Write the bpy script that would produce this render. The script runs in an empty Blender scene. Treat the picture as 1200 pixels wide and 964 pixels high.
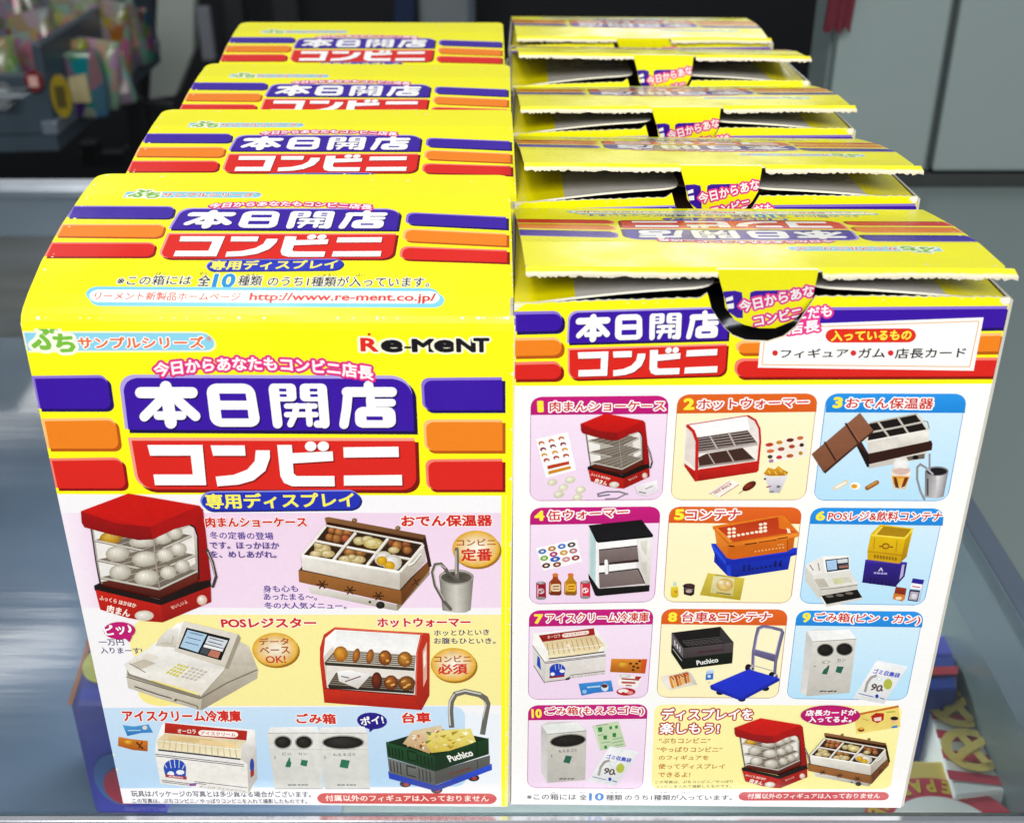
import bpy, math, random
import numpy as np
from mathutils import Vector, Matrix
from mathutils.geometry import tessellate_polygon, delaunay_2d_cdt
random.seed(7)
S = bpy.context.scene
COL = S.collection

# ------------------------------------------------------------ camera, world, lamps, exposure
CAMP = (0.0, -.22294, .23813); PITCH = .49918; FPX = 1403.05
cd = bpy.data.cameras.new('camera'); cam = bpy.data.objects.new('camera', cd); COL.objects.link(cam)
cam.location = CAMP; cam.rotation_euler = (math.pi/2-PITCH, 0, 0)
cd.sensor_width = 36; cd.lens = 36*FPX/1200; cd.clip_start = .01; cd.clip_end = 60
cd.dof.use_dof = True; cd.dof.focus_distance = .287; cd.dof.aperture_fstop = 24
S.camera = cam
W_ = bpy.data.worlds.new('World'); S.world = W_; W_.use_nodes = True
W_.node_tree.nodes['Background'].inputs[0].default_value = (.86, .93, 1, 1)
W_.node_tree.nodes['Background'].inputs[1].default_value = .28
S.view_settings.view_transform = 'Standard'; S.view_settings.look = 'None'
S.view_settings.exposure = 0; S.view_settings.gamma = 1
def lamp(name, loc, target, size, size_y, power, color=(1, .98, .95)):
    l = bpy.data.lights.new(name, 'AREA'); l.shape = 'RECTANGLE'; l.size = size; l.size_y = size_y
    l.energy = power; l.color = color
    o = bpy.data.objects.new(name, l); COL.objects.link(o); o.location = loc
    o.rotation_euler = (Vector(target)-Vector(loc)).to_track_quat('-Z', 'Y').to_euler()
    return o
lamp('ceiling_lamp', (.12, -1.35, 1.12), (0, 0, .06), 1.7, .6, 47)
lamp('ceiling_lamp', (-.5, .1, 1.9), (0, .05, 0), 1.2, .3, 10)
lamp('ceiling_lamp', (-1.10, 1.85, 1.5), (-.14, .05, 0), .26, .07, .7)
lamp('ceiling_lamp', (-1.6, 3.1, 1.5), (-.2, .2, 0), .7, .18, 2.2)
lamp('ceiling_lamp', (.75, 3.3, .85), (.05, .1, .1), 1.2, .5, 8)
lamp('added_showcase_fill', (0, .25, -.012), (0, .2501, -.1), .18, .14, 1.4, (.93, .97, 1))  # added fill lamp, out of sight under the boxes, to brighten the showcase

# ------------------------------------------------------------ small helpers
def lin(c):
    c /= 255.0
    return c/12.92 if c <= .04045 else ((c+.055)/1.055)**2.4
INK = .80
def hx(s):
    if not isinstance(s, str): return s
    s = s.lstrip('#')
    if len(s) == 3: s = ''.join(a+a for a in s)
    return tuple(INK*lin(int(s[i:i+2], 16)) for i in (0, 2, 4))
def mixc(a, b, t): return tuple(x+(y-x)*t for x, y in zip(a, b))
C = Vector(CAMP); cp, sp = math.cos(PITCH), math.sin(PITCH)
FW = Vector((0, cp, -sp)); RT = Vector((1, 0, 0)); UP = RT.cross(FW)
def ray(px, py): return FW+RT*((px-600)/FPX)-UP*((py-482)/FPX)
def hit(px, py, O, n):
    d = ray(px, py); return C+d*((O-C).dot(n)/d.dot(n))
def hitz(px, py, z): return hit(px, py, Vector((0, 0, z)), Vector((0, 0, 1)))
def hity(px, py, y): return hit(px, py, Vector((0, y, 0)), Vector((0, 1, 0)))

# ------------------------------------------------------------ materials
def nt(name):
    m = bpy.data.materials.new(name); m.use_nodes = True
    t = m.node_tree; return m, t, t.nodes['Principled BSDF']
def plain(name, color, rough=.5, metal=0, spec=.5, var=.12, scale=20, bump=0.0, coat=0):
    m, t, b = nt(name)
    N = t.nodes.new
    tc = N('ShaderNodeTexCoord'); no = N('ShaderNodeTexNoise'); no.inputs['Scale'].default_value = scale; no.inputs['Detail'].default_value = 6
    t.links.new(tc.outputs['Object'], no.inputs['Vector'])
    r = N('ShaderNodeMapRange'); r.inputs['To Min'].default_value = 1-var; r.inputs['To Max'].default_value = 1+var
    t.links.new(no.outputs['Fac'], r.inputs['Value'])
    mx = N('ShaderNodeVectorMath'); mx.operation = 'SCALE'; mx.inputs[0].default_value = color[:3]
    t.links.new(r.outputs[0], mx.inputs['Scale']); t.links.new(mx.outputs[0], b.inputs['Base Color'])
    b.inputs['Roughness'].default_value = rough; b.inputs['Metallic'].default_value = metal
    b.inputs['Specular IOR Level'].default_value = spec; b.inputs['Coat Weight'].default_value = coat
    if bump:
        bp = N('ShaderNodeBump'); bp.inputs['Strength'].default_value = bump; bp.inputs['Distance'].default_value = .002
        t.links.new(no.outputs['Fac'], bp.inputs['Height']); t.links.new(bp.outputs[0], b.inputs['Normal'])
    return m
def print_material():
    m, t, b = nt('printed_card'); N = t.nodes.new
    a = N('ShaderNodeAttribute'); a.attribute_name = 'Col'
    tc = N('ShaderNodeTexCoord')
    no = N('ShaderNodeTexNoise'); no.inputs['Scale'].default_value = 900; no.inputs['Detail'].default_value = 3
    t.links.new(tc.outputs['Object'], no.inputs['Vector'])
    r = N('ShaderNodeMapRange'); r.inputs['To Min'].default_value = .96; r.inputs['To Max'].default_value = 1.035
    t.links.new(no.outputs['Fac'], r.inputs['Value'])
    mx = N('ShaderNodeVectorMath'); mx.operation = 'SCALE'
    n3 = N('ShaderNodeTexNoise'); n3.inputs['Scale'].default_value = 420; n3.inputs['Detail'].default_value = 8; n3.inputs['Roughness'].default_value = .7
    t.links.new(tc.outputs['Object'], n3.inputs['Vector'])
    r3 = N('ShaderNodeMapRange'); r3.inputs['From Min'].default_value = .3; r3.inputs['From Max'].default_value = .7; r3.inputs['To Min'].default_value = -.11; r3.inputs['To Max'].default_value = .07
    t.links.new(n3.outputs['Fac'], r3.inputs['Value'])
    ml = N('ShaderNodeMath'); ml.operation = 'MULTIPLY'; t.links.new(r3.outputs[0], ml.inputs[0]); t.links.new(a.outputs['Alpha'], ml.inputs[1])
    ad = N('ShaderNodeMath'); ad.operation = 'ADD'; t.links.new(ml.outputs[0], ad.inputs[0]); t.links.new(r.outputs[0], ad.inputs[1])
    t.links.new(a.outputs['Color'], mx.inputs[0]); t.links.new(ad.outputs[0], mx.inputs['Scale'])
    t.links.new(mx.outputs[0], b.inputs['Base Color'])
    n2 = N('ShaderNodeTexNoise'); n2.inputs['Scale'].default_value = 55; n2.inputs['Detail'].default_value = 3
    t.links.new(tc.outputs['Object'], n2.inputs['Vector'])
    bp = N('ShaderNodeBump'); bp.inputs['Strength'].default_value = .16; bp.inputs['Distance'].default_value = .0012
    t.links.new(n2.outputs['Fac'], bp.inputs['Height']); t.links.new(bp.outputs[0], b.inputs['Normal'])
    rr = N('ShaderNodeMapRange'); rr.inputs['From Min'].default_value = .35; rr.inputs['From Max'].default_value = .68; rr.inputs['To Min'].default_value = .19; rr.inputs['To Max'].default_value = .38
    t.links.new(n2.outputs['Fac'], rr.inputs['Value']); t.links.new(rr.outputs[0], b.inputs['Roughness'])
    b.inputs['Roughness'].default_value = .25; b.inputs['Specular IOR Level'].default_value = .38
    return m
M_PRINT = print_material()

# ------------------------------------------------------------ glyphs
_fc = bpy.data.curves.new('lettering', 'FONT'); _fo = bpy.data.objects.new('lettering', _fc)
COL.objects.link(_fo)
_fc.resolution_u = 3; _fc.fill_mode = 'FRONT'
def _mesh(s):
    _fc.body = s; _fc.resolution_u = 3 if s[0] < '\u0250' else 2
    bpy.context.view_layer.update()
    ev = _fo.evaluated_get(bpy.context.evaluated_depsgraph_get())
    me = ev.to_mesh()
    v = [(p.co.x, p.co.y) for p in me.vertices]; f = [tuple(p.vertices) for p in me.polygons]
    ev.to_mesh_clear()
    return v, f
_h0 = max(p[0] for p in _mesh('H')[0])
_gl = {}
def glyph(ch, r=0):
    k = (ch, round(r, 3))
    if k in _gl: return _gl[k]
    if r == 0:
        adv = max(p[0] for p in _mesh(ch+'H')[0])-_h0
        v, f = _mesh(ch) if ch.strip() else ([], [])
        _gl[k] = (v, f, adv); return _gl[k]
    v, f, adv = glyph(ch)
    cnt = {}
    for p in f:
        for a, b in zip(p, p[1:]+p[:1]):
            e = (min(a, b), max(a, b)); cnt[e] = cnt.get(e, 0)+1
    vs = [Vector(p) for p in v]; fs = [list(p) for p in f]
    for (a, b), n in cnt.items():
        if n != 1: continue
        A, B = Vector(v[a]), Vector(v[b]); d = B-A
        if d.length < 1e-5: continue
        an = math.atan2(d.y, d.x); i = len(vs)
        for base, off in ((B, -math.pi/2), (A, math.pi/2)):
            for q in range(4):
                t = an+off+math.pi*q/3
                vs.append(base+Vector((math.cos(t), math.sin(t)))*r)
        fs.append(list(range(i, i+8)))
    if fs:
        res = delaunay_2d_cdt(vs, [], fs, 0, 1e-5)
        ov = [(p.x, p.y) for p in res[0]]
        tr = np.array([tuple(p) for p in res[2]]); pv = np.array(ov); ce = pv[tr].mean(axis=1)
        ins = np.zeros(len(ce), bool); V_ = np.array([(p[0], p[1]) for p in vs])
        for q in fs:                                   # triangles whose centre lies in one of the convex pieces
            w = V_[q]; d = np.roll(w, -1, axis=0)-w
            cr = d[:, 0]*(ce[:, None, 1]-w[:, 1])-d[:, 1]*(ce[:, None, 0]-w[:, 0])
            ins |= (cr >= -1e-9).all(axis=1) | (cr <= 1e-9).all(axis=1)
        of = [tuple(int(k) for k in t) for t in tr[ins]]
    else: ov, of = [], []
    _gl[k] = (ov, of, adv); return _gl[k]
def string(s, r=0, sp=0):
    """glyph meshes of a string in em units: list of (verts, faces)"""
    x = 0; out = []
    for ch in s:
        v, f, adv = glyph(ch, r)
        out.append(([(p[0]+x, p[1]) for p in v], f)); x += adv+sp
    return out

# ------------------------------------------------------------ printed artwork: flat shapes in panel (u, v), stacked in thin ink layers
class Art:
    def __init__(s, unp): s.items = []; s.unp = unp; s.f = (0, 0, 1, 1); s.boxes = []; s.pic = 1; s.rr = random.Random(11)
    def fr(s, x, y, sc, scy=None): s.f = (x, y, sc, scy or sc)
    def P(s, x, y): return s.unp(s.f[0]+x/s.f[2], s.f[1]+y/s.f[3])
    def add(s, v, f, c, lay=None):
        if not v: return
        us = [p[0] for p in v]; ws = [p[1] for p in v]
        s.put([tuple(p) for p in v], f, c, (min(us), min(ws), max(us), max(ws)), lay)
    def put(s, v, f, c, bb, lay=None):
        if lay is None:
            lay = 1; e = 1e-5
            for b in s.boxes:
                if b[4] >= lay and b[0] < bb[2]-e and b[2] > bb[0]+e and b[1] < bb[3]-e and b[3] > bb[1]+e: lay = int(b[4])+1
        s.boxes.append(bb+(lay,))
        s.items.append((v, f, c if isinstance(c, list) else [c]*len(v), lay))
        return lay
    # polygons. col: colour, or (top, bottom), or (a, b, 'h')
    def shade(s, v, col):
        if isinstance(col, str): return [hx(col)]*len(v)
        if not isinstance(col[0], str): return col
        if len(col) == 3 and col[2] == 'h':
            x = [p[0] for p in v]; lo, hi = min(x), max(x)
            return [mixc(hx(col[0]), hx(col[1]), (a-lo)/(hi-lo+1e-9)) for a in x]
        if len(col) == len(v) and len(col) > 2: return [hx(c) for c in col]
        y = [p[1] for p in v]; lo, hi = min(y), max(y)
        return [mixc(hx(col[1]), hx(col[0]), (a-lo)/(hi-lo+1e-9)) for a in y]
    def tone(s, cs):
        if s.pic == 1: return cs
        o = []
        for c in cs:                                   # photographs: more contrast, uneven tone; the fourth value marks them
            f = 1+s.rr.uniform(-.09, .04); o.append(tuple(INK*min(1, f*k/INK)**s.pic for k in c[:3])+(1.0,))
        return o
    def uvpoly(s, v, col, lay=None):
        fs = [tuple(t) for t in tessellate_polygon([[Vector((p[0], p[1], 0)) for p in v]])]
        s.add(v, fs, s.shade(v, col), lay)
    def pg(s, pts, col):
        if isinstance(pts, str):
            n = [float(a) for a in pts.replace(',', ' ').split()]; pts = list(zip(n[::2], n[1::2]))
        v = [s.P(*p) for p in pts]
        s.uvpoly(v, s.tone(s.shade(v, col)))
    def rq(s, tl, tr, br, bl, col, r=0, edge=None):
        """quadrilateral with rounded corners; r in mm, one value or four"""
        q = [Vector(s.P(*p)) for p in (tl, tr, br, bl)]
        rs = [r]*4 if not isinstance(r, (list, tuple)) else r
        def outline(q, rs):
            o = []
            for i in range(4):
                p, a, b, rr = q[i], q[i-1], q[(i+1) % 4], rs[i]*.001
                if rr <= 0: o.append(tuple(p)); continue
                da, db = (a-p), (b-p); rr = min(rr, da.length*.5, db.length*.5)
                s0, s1 = p+da.normalized()*rr, p+db.normalized()*rr
                for k in range(7):
                    t = k/6; c = 1-t
                    o.append(tuple(s0*(c*c)+p*(2*c*t*.75+c*t*.0)+ (s0+s1)*(.25*c*t)+s1*(t*t)))
            return o
        def inset(q, d):
            c = []
            for i in range(4):
                p, a, b = q[i], q[i-1], q[(i+1) % 4]
                c.append(p+((a-p).normalized()+(b-p).normalized())*d*.001)
            return c
        if edge:
            lo, hi, w = edge
            d = Vector((.10, -.12))*.001*w*4
            o = outline(q, rs)
            s.uvpoly([(p[0]+d.x, p[1]+d.y) for p in o], lo)
            s.uvpoly([(p[0]-d.x*.8, p[1]-d.y*.8) for p in o], hi)
            s.uvpoly(outline(inset(q, w*.25), rs), col)
        else: s.uvpoly(outline(q, rs), col)
    def el(s, cx, cy, rx, ry, col, rot=0, n=18, off=(-.3, -.3)):
        R = math.radians(rot); pts = []
        for i in range(n):
            t = 2*math.pi*i/n; a, b = rx*math.cos(t), ry*math.sin(t)
            pts.append((cx+a*math.cos(R)-b*math.sin(R), cy+a*math.sin(R)+b*math.cos(R)))
        if isinstance(col, str):
            s.pg(pts, col)
        else:
            v = [s.P(*p) for p in pts]+[s.P(cx+off[0]*rx, cy+off[1]*ry)]
            s.add(v, [(i, (i+1) % n, n) for i in range(n)], s.tone([hx(col[1])]*n+[hx(col[0])]))
    def ln(s, pts, w, col, cap=False, w1=None):
        if isinstance(pts, str):
            n = [float(a) for a in pts.replace(',', ' ').split()]; pts = list(zip(n[::2], n[1::2]))
        p = [Vector(a) for a in pts]; L, Rr = [], []
        for i in range(len(p)):
            d0 = (p[i]-p[i-1]).normalized() if i else (p[1]-p[0]).normalized()
            d1 = (p[i+1]-p[i]).normalized() if i < len(p)-1 else d0
            d = (d0+d1).normalized(); k = min(1.6, 1/max(.4, d.dot(d1)))
            ww = w if w1 is None else w+(w1-w)*i/(len(p)-1)
            nn = Vector((-d.y, d.x))*ww*.5*k
            L.append(p[i]+nn); Rr.append(p[i]-nn)
        loop = L[:]
        if cap:
            loop += s._cap(p[-1], L[-1]-p[-1], -1)
        loop += Rr[::-1]
        if cap: loop += s._cap(p[0], Rr[0]-p[0], -1)
        s.pg([tuple(a) for a in loop], col)
    def _cap(s, c, r, sg):
        o = []
        for k in range(1, 6):
            t = sg*math.pi*k/6
            o.append(c+Vector((r.x*math.cos(t)-r.y*math.sin(t), r.x*math.sin(t)+r.y*math.cos(t))))
        return o
    def T(s, txt, x0, y0, x1, y1, h, col, b=.018, o=(), sag=0, slant=0, rows=None):
        """text whose ink box has its lower left at (x0,y0), lower right at (x1,y1) and height h (frame px)"""
        base = string(txt)
        xs = [p[0] for g in base for p in g[0]]; ys = [p[1] for g in base for p in g[0]]
        lx, hx_, ly, hy = min(xs), max(xs), min(ys), max(ys)
        A, B, D = Vector(s.P(x0, y0)), Vector(s.P(x1, y1)), Vector(s.P(x0, y0-h))
        e = B-A; n = Vector((-e.y, e.x)).normalized()*(D-A).length*(1 if (D-A).dot(Vector((-e.y, e.x))) > 0 else -1)
        sh = e.normalized()*n.length*slant
        def mp(p):
            tx, ty = (p[0]-lx)/(hx_-lx), (p[1]-ly)/(hy-ly)
            q = A+e*tx+(n+sh)*(ty+sag*4*tx*(1-tx)); return (q.x, q.y)
        for r, c in list(o)+[(b, col)]:
            c = hx(c); st = string(txt, r)
            al = [mp(p) for g in st for p in g[0]]
            if not al: continue
            us = [p[0] for p in al]; ws = [p[1] for p in al]
            bb = (min(us), min(ws), max(us), max(ws))
            lay = None
            for par in (0, 1):
                v, f = [], []
                for i, g in enumerate(st):
                    if i % 2 != par: continue
                    k = len(v); v += [mp(p) for p in g[0]]; f += [tuple(a+k for a in t) for t in g[1]]
                if v:
                    if lay is None: lay = s.put(v, f, c, bb)
                    else: s.put(v, f, c, bb, lay+.5)
    def paste(s, items, fn):
        for v, f, c, l in items: s.add([fn(p) for p in v], f, c)
def affine(src, dst):
    """map taking three (u,v) points to three others"""
    (a, b, c), (p, q, r) = [[Vector(x) for x in t] for t in (src, dst)]
    Ms = Matrix(((b.x-a.x, c.x-a.x), (b.y-a.y, c.y-a.y))); Md = Matrix(((q.x-p.x, r.x-p.x), (q.y-p.y, r.y-p.y)))
    X = Md @ Ms.inverted()
    def fn(t):
        w = p+X @ (Vector(t)-a); return (w.x, w.y)
    return fn

# ------------------------------------------------------------ mesh with a colour per corner
EPS = 7e-6
class CM:
    def __init__(s): s.v = []; s.f = []; s.c = []
    def face(s, pts, cols):
        i = len(s.v); s.v += [tuple(p) for p in pts]; s.f.append(tuple(range(i, i+len(pts))))
        s.c += cols if isinstance(cols, list) else [hx(cols)]*len(pts)
    def box(s, lo, hi, col):
        x0, y0, z0 = lo; x1, y1, z1 = hi
        for q in (((x0,y0,z0),(x0,y1,z0),(x1,y1,z0),(x1,y0,z0)), ((x0,y0,z1),(x1,y0,z1),(x1,y1,z1),(x0,y1,z1)),
                  ((x0,y0,z0),(x1,y0,z0),(x1,y0,z1),(x0,y0,z1)), ((x1,y0,z0),(x1,y1,z0),(x1,y1,z1),(x1,y0,z1)),
                  ((x1,y1,z0),(x0,y1,z0),(x0,y1,z1),(x1,y1,z1)), ((x0,y1,z0),(x0,y0,z0),(x0,y0,z1),(x0,y1,z1))):
            s.face(q, col)
    def build(s, name, mat, parent=None, loc=None, rot=None, smooth=False):
        me = bpy.data.meshes.new(name); me.from_pydata(s.v, [], s.f)
        at = me.color_attributes.new('Col', 'FLOAT_COLOR', 'CORNER')
        flat = []
        for c in s.c: flat += [c[0], c[1], c[2], c[3] if len(c) > 3 else 0]
        at.data.foreach_set('color', flat)
        me.materials.append(mat)
        if smooth:
            for p in me.polygons: p.use_smooth = True
        me.update()
        o = bpy.data.objects.new(name, me); COL.objects.link(o); o.parent = parent
        if loc: o.location = loc
        if rot: o.rotation_euler = rot
        return o
def clip(poly, ax, val, keep_hi):
    """poly: list of (u, v, colour); keep the part on one side of u or v = val"""
    out = []
    for i in range(len(poly)):
        a, b = poly[i-1], poly[i]
        da, db = (a[ax]-val), (b[ax]-val)
        if not keep_hi: da, db = -da, -db
        if (da >= 0) != (db >= 0):
            t = da/(da-db); out.append((a[0]+(b[0]-a[0])*t, a[1]+(b[1]-a[1])*t, mixc(a[2], b[2], t)))
        if db >= 0: out.append(b)
    return out
def strips(poly, br):
    lo, hi = min(p[1] for p in poly), max(p[1] for p in poly)
    cuts = [b for b in br if lo+1e-7 < b < hi-1e-7]
    if not cuts: return [poly]
    res = []; rest = poly
    for b in cuts:
        low = clip(rest, 1, b, False); rest = clip(rest, 1, b, True)
        if len(low) > 2: res.append(low)
    if len(rest) > 2: res.append(rest)
    return res
def halfplane(poly, a, b, inside):
    out = []
    def sd(p):
        d = (b[0]-a[0])*(p[1]-a[1])-(b[1]-a[1])*(p[0]-a[0]); return d if inside else -d
    for i in range(len(poly)):
        p, q = poly[i-1], poly[i]; dp, dq = sd(p), sd(q)
        if (dp >= 0) != (dq >= 0):
            t = dp/(dp-dq); out.append((p[0]+(q[0]-p[0])*t, p[1]+(q[1]-p[1])*t, mixc(p[2], q[2], t)))
        if dq >= 0: out.append(q)
    return out
def subtract(poly, hole):
    """poly minus a convex counter-clockwise hole"""
    res = []; rest = poly
    for i in range(len(hole)):
        a, b = hole[i-1], hole[i]
        o = halfplane(rest, a, b, False)
        if len(o) > 2: res.append(o)
        rest = halfplane(rest, a, b, True)
        if len(rest) < 3: break
    return res
def ink(cm, art, mp, br=(), hole=None, base=0, rim=None):
    hb = hole and (min(p[0] for p in hole), min(p[1] for p in hole), max(p[0] for p in hole), max(p[1] for p in hole))
    for v, f, c, lay in art.items:
        for t in f:
            poly = [(v[i][0], v[i][1], c[i]) for i in t]
            ar = sum(poly[k-1][0]*poly[k][1]-poly[k][0]*poly[k-1][1] for k in range(len(poly)))
            if abs(ar) < 1e-13: continue
            if ar < 0: poly.reverse()
            if rim:
                for i in range(len(rim)):
                    a, b = rim[i-1], rim[i]
                    if any((b[0]-a[0])*(p[1]-a[1])-(b[1]-a[1])*(p[0]-a[0]) < 0 for p in poly): poly = halfplane(poly, a, b, True)
                    if len(poly) < 3: break
                if len(poly) < 3: continue
            ps = [poly]
            if hb and min(p[0] for p in poly) < hb[2] and max(p[0] for p in poly) > hb[0] and max(p[1] for p in poly) > hb[1]:
                ps = subtract(poly, hole)
            for q in ps:
                for w in strips(q, br):
                    cm.face([mp(p[0], p[1], base+lay*EPS) for p in w], [p[2] for p in w])
def sheet(cm, outline, mp, top, bot, edge, th, br=(), topfn=None):
    """a sheet of card: outline in (u, v), counter-clockwise; mp(u, v, h) -> xyz"""
    tris = tessellate_polygon([[Vector((p[0], p[1], 0)) for p in outline]])
    T_, B_, E_ = hx(top), hx(bot), hx(edge)
    for t in tris:
        poly = [(outline[i][0], outline[i][1], T_) for i in t]
        ar = sum(poly[k-1][0]*poly[k][1]-poly[k][0]*poly[k-1][1] for k in range(3))
        if abs(ar) < 1e-14: continue
        if ar < 0: poly.reverse()
        for w in strips(poly, br):
            cm.face([mp(p[0], p[1], 0) for p in w], [topfn(p[0], p[1]) if topfn else T_ for p in w])
            cm.face([mp(p[0], p[1], -th) for p in reversed(w)], [B_]*len(w))
    n = len(outline)
    for i in range(n):
        a, b = outline[i-1], outline[i]
        ts = [0.0]+sorted(t for t in ((x-a[1])/(b[1]-a[1]) for x in br if abs(b[1]-a[1]) > 1e-9) if 1e-6 < t < 1-1e-6)+[1.0]
        for t0, t1 in zip(ts, ts[1:]):
            p = (a[0]+(b[0]-a[0])*t0, a[1]+(b[1]-a[1])*t0); q = (a[0]+(b[0]-a[0])*t1, a[1]+(b[1]-a[1])*t1)
            cm.face([mp(p[0], p[1], 0), mp(p[0], p[1], -th), mp(q[0], q[1], -th), mp(q[0], q[1], 0)], [E_]*4)
def profile_map(prof, O, rz):
    """card bent along a profile of (y, z) points; returns mp, breaks and the photo-point to (u, v) look-up in the thing's own frame"""
    acc = [0.0]
    for a, b in zip(prof, prof[1:]): acc.append(acc[-1]+math.hypot(b[0]-a[0], b[1]-a[1]))
    sg = 1 if prof[-1][0] > prof[0][0] else -1
    seg = []
    for a, b in zip(prof, prof[1:]):
        d = Vector((b[0]-a[0], b[1]-a[1])).normalized(); seg.append((d, Vector((-d.y, d.x))*sg))
    nv = []
    for i in range(len(prof)):
        n = (seg[max(0, i-1)][1]+seg[min(len(seg)-1, i)][1]).normalized(); nv.append(n)
    def mp(u, v, h):
        k = 0
        while k < len(seg)-1 and v > acc[k+1]: k += 1
        t = (v-acc[k])/(acc[k+1]-acc[k]); tc = min(1, max(0, t))
        n = (nv[k]*(1-tc)+nv[k+1]*tc).normalized()
        d = seg[k][0]
        return (u*sg, prof[k][0]+d.x*(v-acc[k])+n.x*h, prof[k][1]+d.y*(v-acc[k])+n.y*h)
    Ri = Matrix.Rotation(-rz, 3, 'Z'); Oc = Ri @ (C-O)
    def unp(px, py):
        d = Ri @ ray(px, py)
        for k in range(len(seg)):
            n = Vector((0, seg[k][1].x, seg[k][1].y)); o = Vector((0, prof[k][0], prof[k][1]))
            P = Oc+d*((o-Oc).dot(n)/d.dot(n))
            t = (P.y-prof[k][0])*seg[k][0].x+(P.z-prof[k][1])*seg[k][0].y
            if t <= acc[k+1]-acc[k] or k == len(seg)-1:
                if t >= 0 or k == 0: return (P.x*sg, acc[k]+t)
        return (P.x*sg, acc[k]+t)
    return mp, acc[1:-1], unp, acc[-1]

# ------------------------------------------------------------ artwork of the front panel
YEL = '#fffa14'; PUR = '#3a12a4'; RED = '#dc241c'; ORA = '#f0841c'; INKC = '#33207c'
OLR = Vector((-.051225, .00019, 0)); RZL = math.atan2(-.0004-.00078, -.00161+.10084)     # left boxes: base point and turn
ORR = Vector((.04983, -.000125, 0)); RZR = math.atan2(-.00071-.00046, .10006+.0004)     # right boxes
def front_unp(O, rz):
    R = Matrix.Rotation(-rz, 3, 'Z'); n = Matrix.Rotation(rz, 3, 'Z') @ Vector((0, -1, 0))
    def f(px, py):
        p = R @ (hit(px, py, O, n)-O); return (p.x, p.z)
    return f
WO = ((.09, '#ffffff'),)
def stripes(A, L, rad=(0, 1.6, 1.6, 0)):
    for q, c in L:
        A.rq(*q, c, rad, edge=({PUR: '#1d0660', ORA: '#b8560c', RED: '#8e0f0c'}[c[0] if isinstance(c, tuple) else c], {PUR: '#8d74d8', ORA: '#ffc27a', RED: '#f4806e'}[c], 1.0))
def title(A):
    """the two-line product title, traced in the front panel's frame"""
    A.fr(20, 375, 4)
    A.rq((485,270), (1857,275), (1869,531), (517,524), PUR, (3.2, 4, 0, 0), edge=('#180548', '#b3a2e6', 1.2))
    A.rq((530,564), (1872,566), (1880,806), (572,803), RED, (0, 0, 3, 3.4), edge=('#7c0c0a', '#f7a08c', 1.2))
    strokes = [(52, '580 345 822 345'), (56, '698 318 702 345 722 486'), (46, '690 362 655 400 598 457'), (46, '735 362 770 395 838 455'), (40, '662 452 775 452'),
        (46, '1203 328 1222 490'), (46, '1430 328 1443 490'), (34, '1408 492 1440 492'), (25, '1264 408 1397 408'), (25, '1264 448 1402 448'), (30, '1312 408 1300 455 1282 493'), (30, '1366 408 1372 490'),
        (46, '1648 312 1650 345'), (46, '1545 342 1758 342'), (44, '1552 345 1545 420 1533 493'), (42, '1657 375 1660 425'), (36, '1660 392 1758 392')]
    rects = [((885,303), (1110,303), (1145,505), (910,505), 2.2), ((1180,303), (1306,303), (1312,386), (1190,386), 1), ((1325,303), (1450,303), (1458,386), (1328,386), 1), ((1585,412), (1772,412), (1778,509), (1585,509), 1.6)]
    holes = [((948,349), (1072,349), (1078,383), (953,383)), ((955,425), (1082,425), (1087,466), (960,466)), ((1228,326), (1262,326), (1264,340), (1230,340)), ((1231,352), (1264,352), (1266,365), (1233,365)), ((1372,326), (1408,326), (1409,340), (1373,340)), ((1374,352), (1410,352), (1411,365), (1375,365)), ((1637,456), (1714,456), (1716,474), (1639,474))]
    kana = ['612 590 870 590 888 778 648 778 640 728 825 728 815 640 625 640', '908 592 1068 592 1072 640 920 640', '1120 615 1185 615 1186 650 1165 710 1110 755 1040 775 940 783 932 738 1015 730 1080 705 1115 665',
        '1220 590 1288 590 1292 628 1480 620 1483 664 1294 676 1297 722 1310 735 1488 735 1490 783 1290 783 1252 767 1235 735', '1530 601 1788 598 1790 646 1532 649', '1532 733 1804 730 1806 779 1533 780']
    for dx, dy, c in ((7, 7, None), (0, 0, '#ffffff')):
        k1 = c or '#1c0a5c'; k2 = c or '#8c100c'
        A.fr(20+dx/4, 375+dy/4, 4)
        for q in rects: A.rq(*q[:4], k1, q[4])
        for w, p in strokes: A.ln(p, w, k1, True)
        for p in kana: A.pg(p, k2)
        for x in (1377, 1436): A.el(x, 596, 27, 23, k2)
    A.fr(20, 375, 4)
    for q in holes: A.rq(*q, PUR)
def slogan(A):
    A.fr(20, 375, 4)
    A.T('今日からあなたもコンビニ店長', 650, 272, 1670, 287, 62, '#ffffff', .03, ((.20, '#d81e84'), (.11, '#f0508c')), sag=.62)
def ribbon(A):
    A.fr(20, 375, 4)
    A.rq((30,62), (915,64), (940,150), (50,152), '#8fd6ee', (0, 4.4, 4.4, 0), edge=('#fffbd0', '#fffbd0', .55))
    A.T('ぷ', 78, 140, 205, 142, 102, '#7cc142', .045, ((.17, '#fdfde8'),))
    A.T('ち', 185, 152, 275, 154, 78, '#7cc142', .05, ((.19, '#fdfde8'),))
    A.el(183, 57, 7, 7, '#eef8d8')
    A.T('サンプルシリーズ', 294, 138, 880, 136, 52, '#ea6f2e', .03, ((.11, '#ffffff'),))
    A.T('®', 892, 104, 912, 104, 20, '#ea6f2e', .02)
def pill(A):
    A.fr(60, 560, 2.143)
    A.rq((376,38), (778,34), (780,82), (378,86), '#2230b4', 5.2, edge=('#141a70', '#7f8ae0', .6))
    A.T('専用ディスプレイ', 392, 79, 762, 75, 36, '#fff45a', .03)
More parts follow.
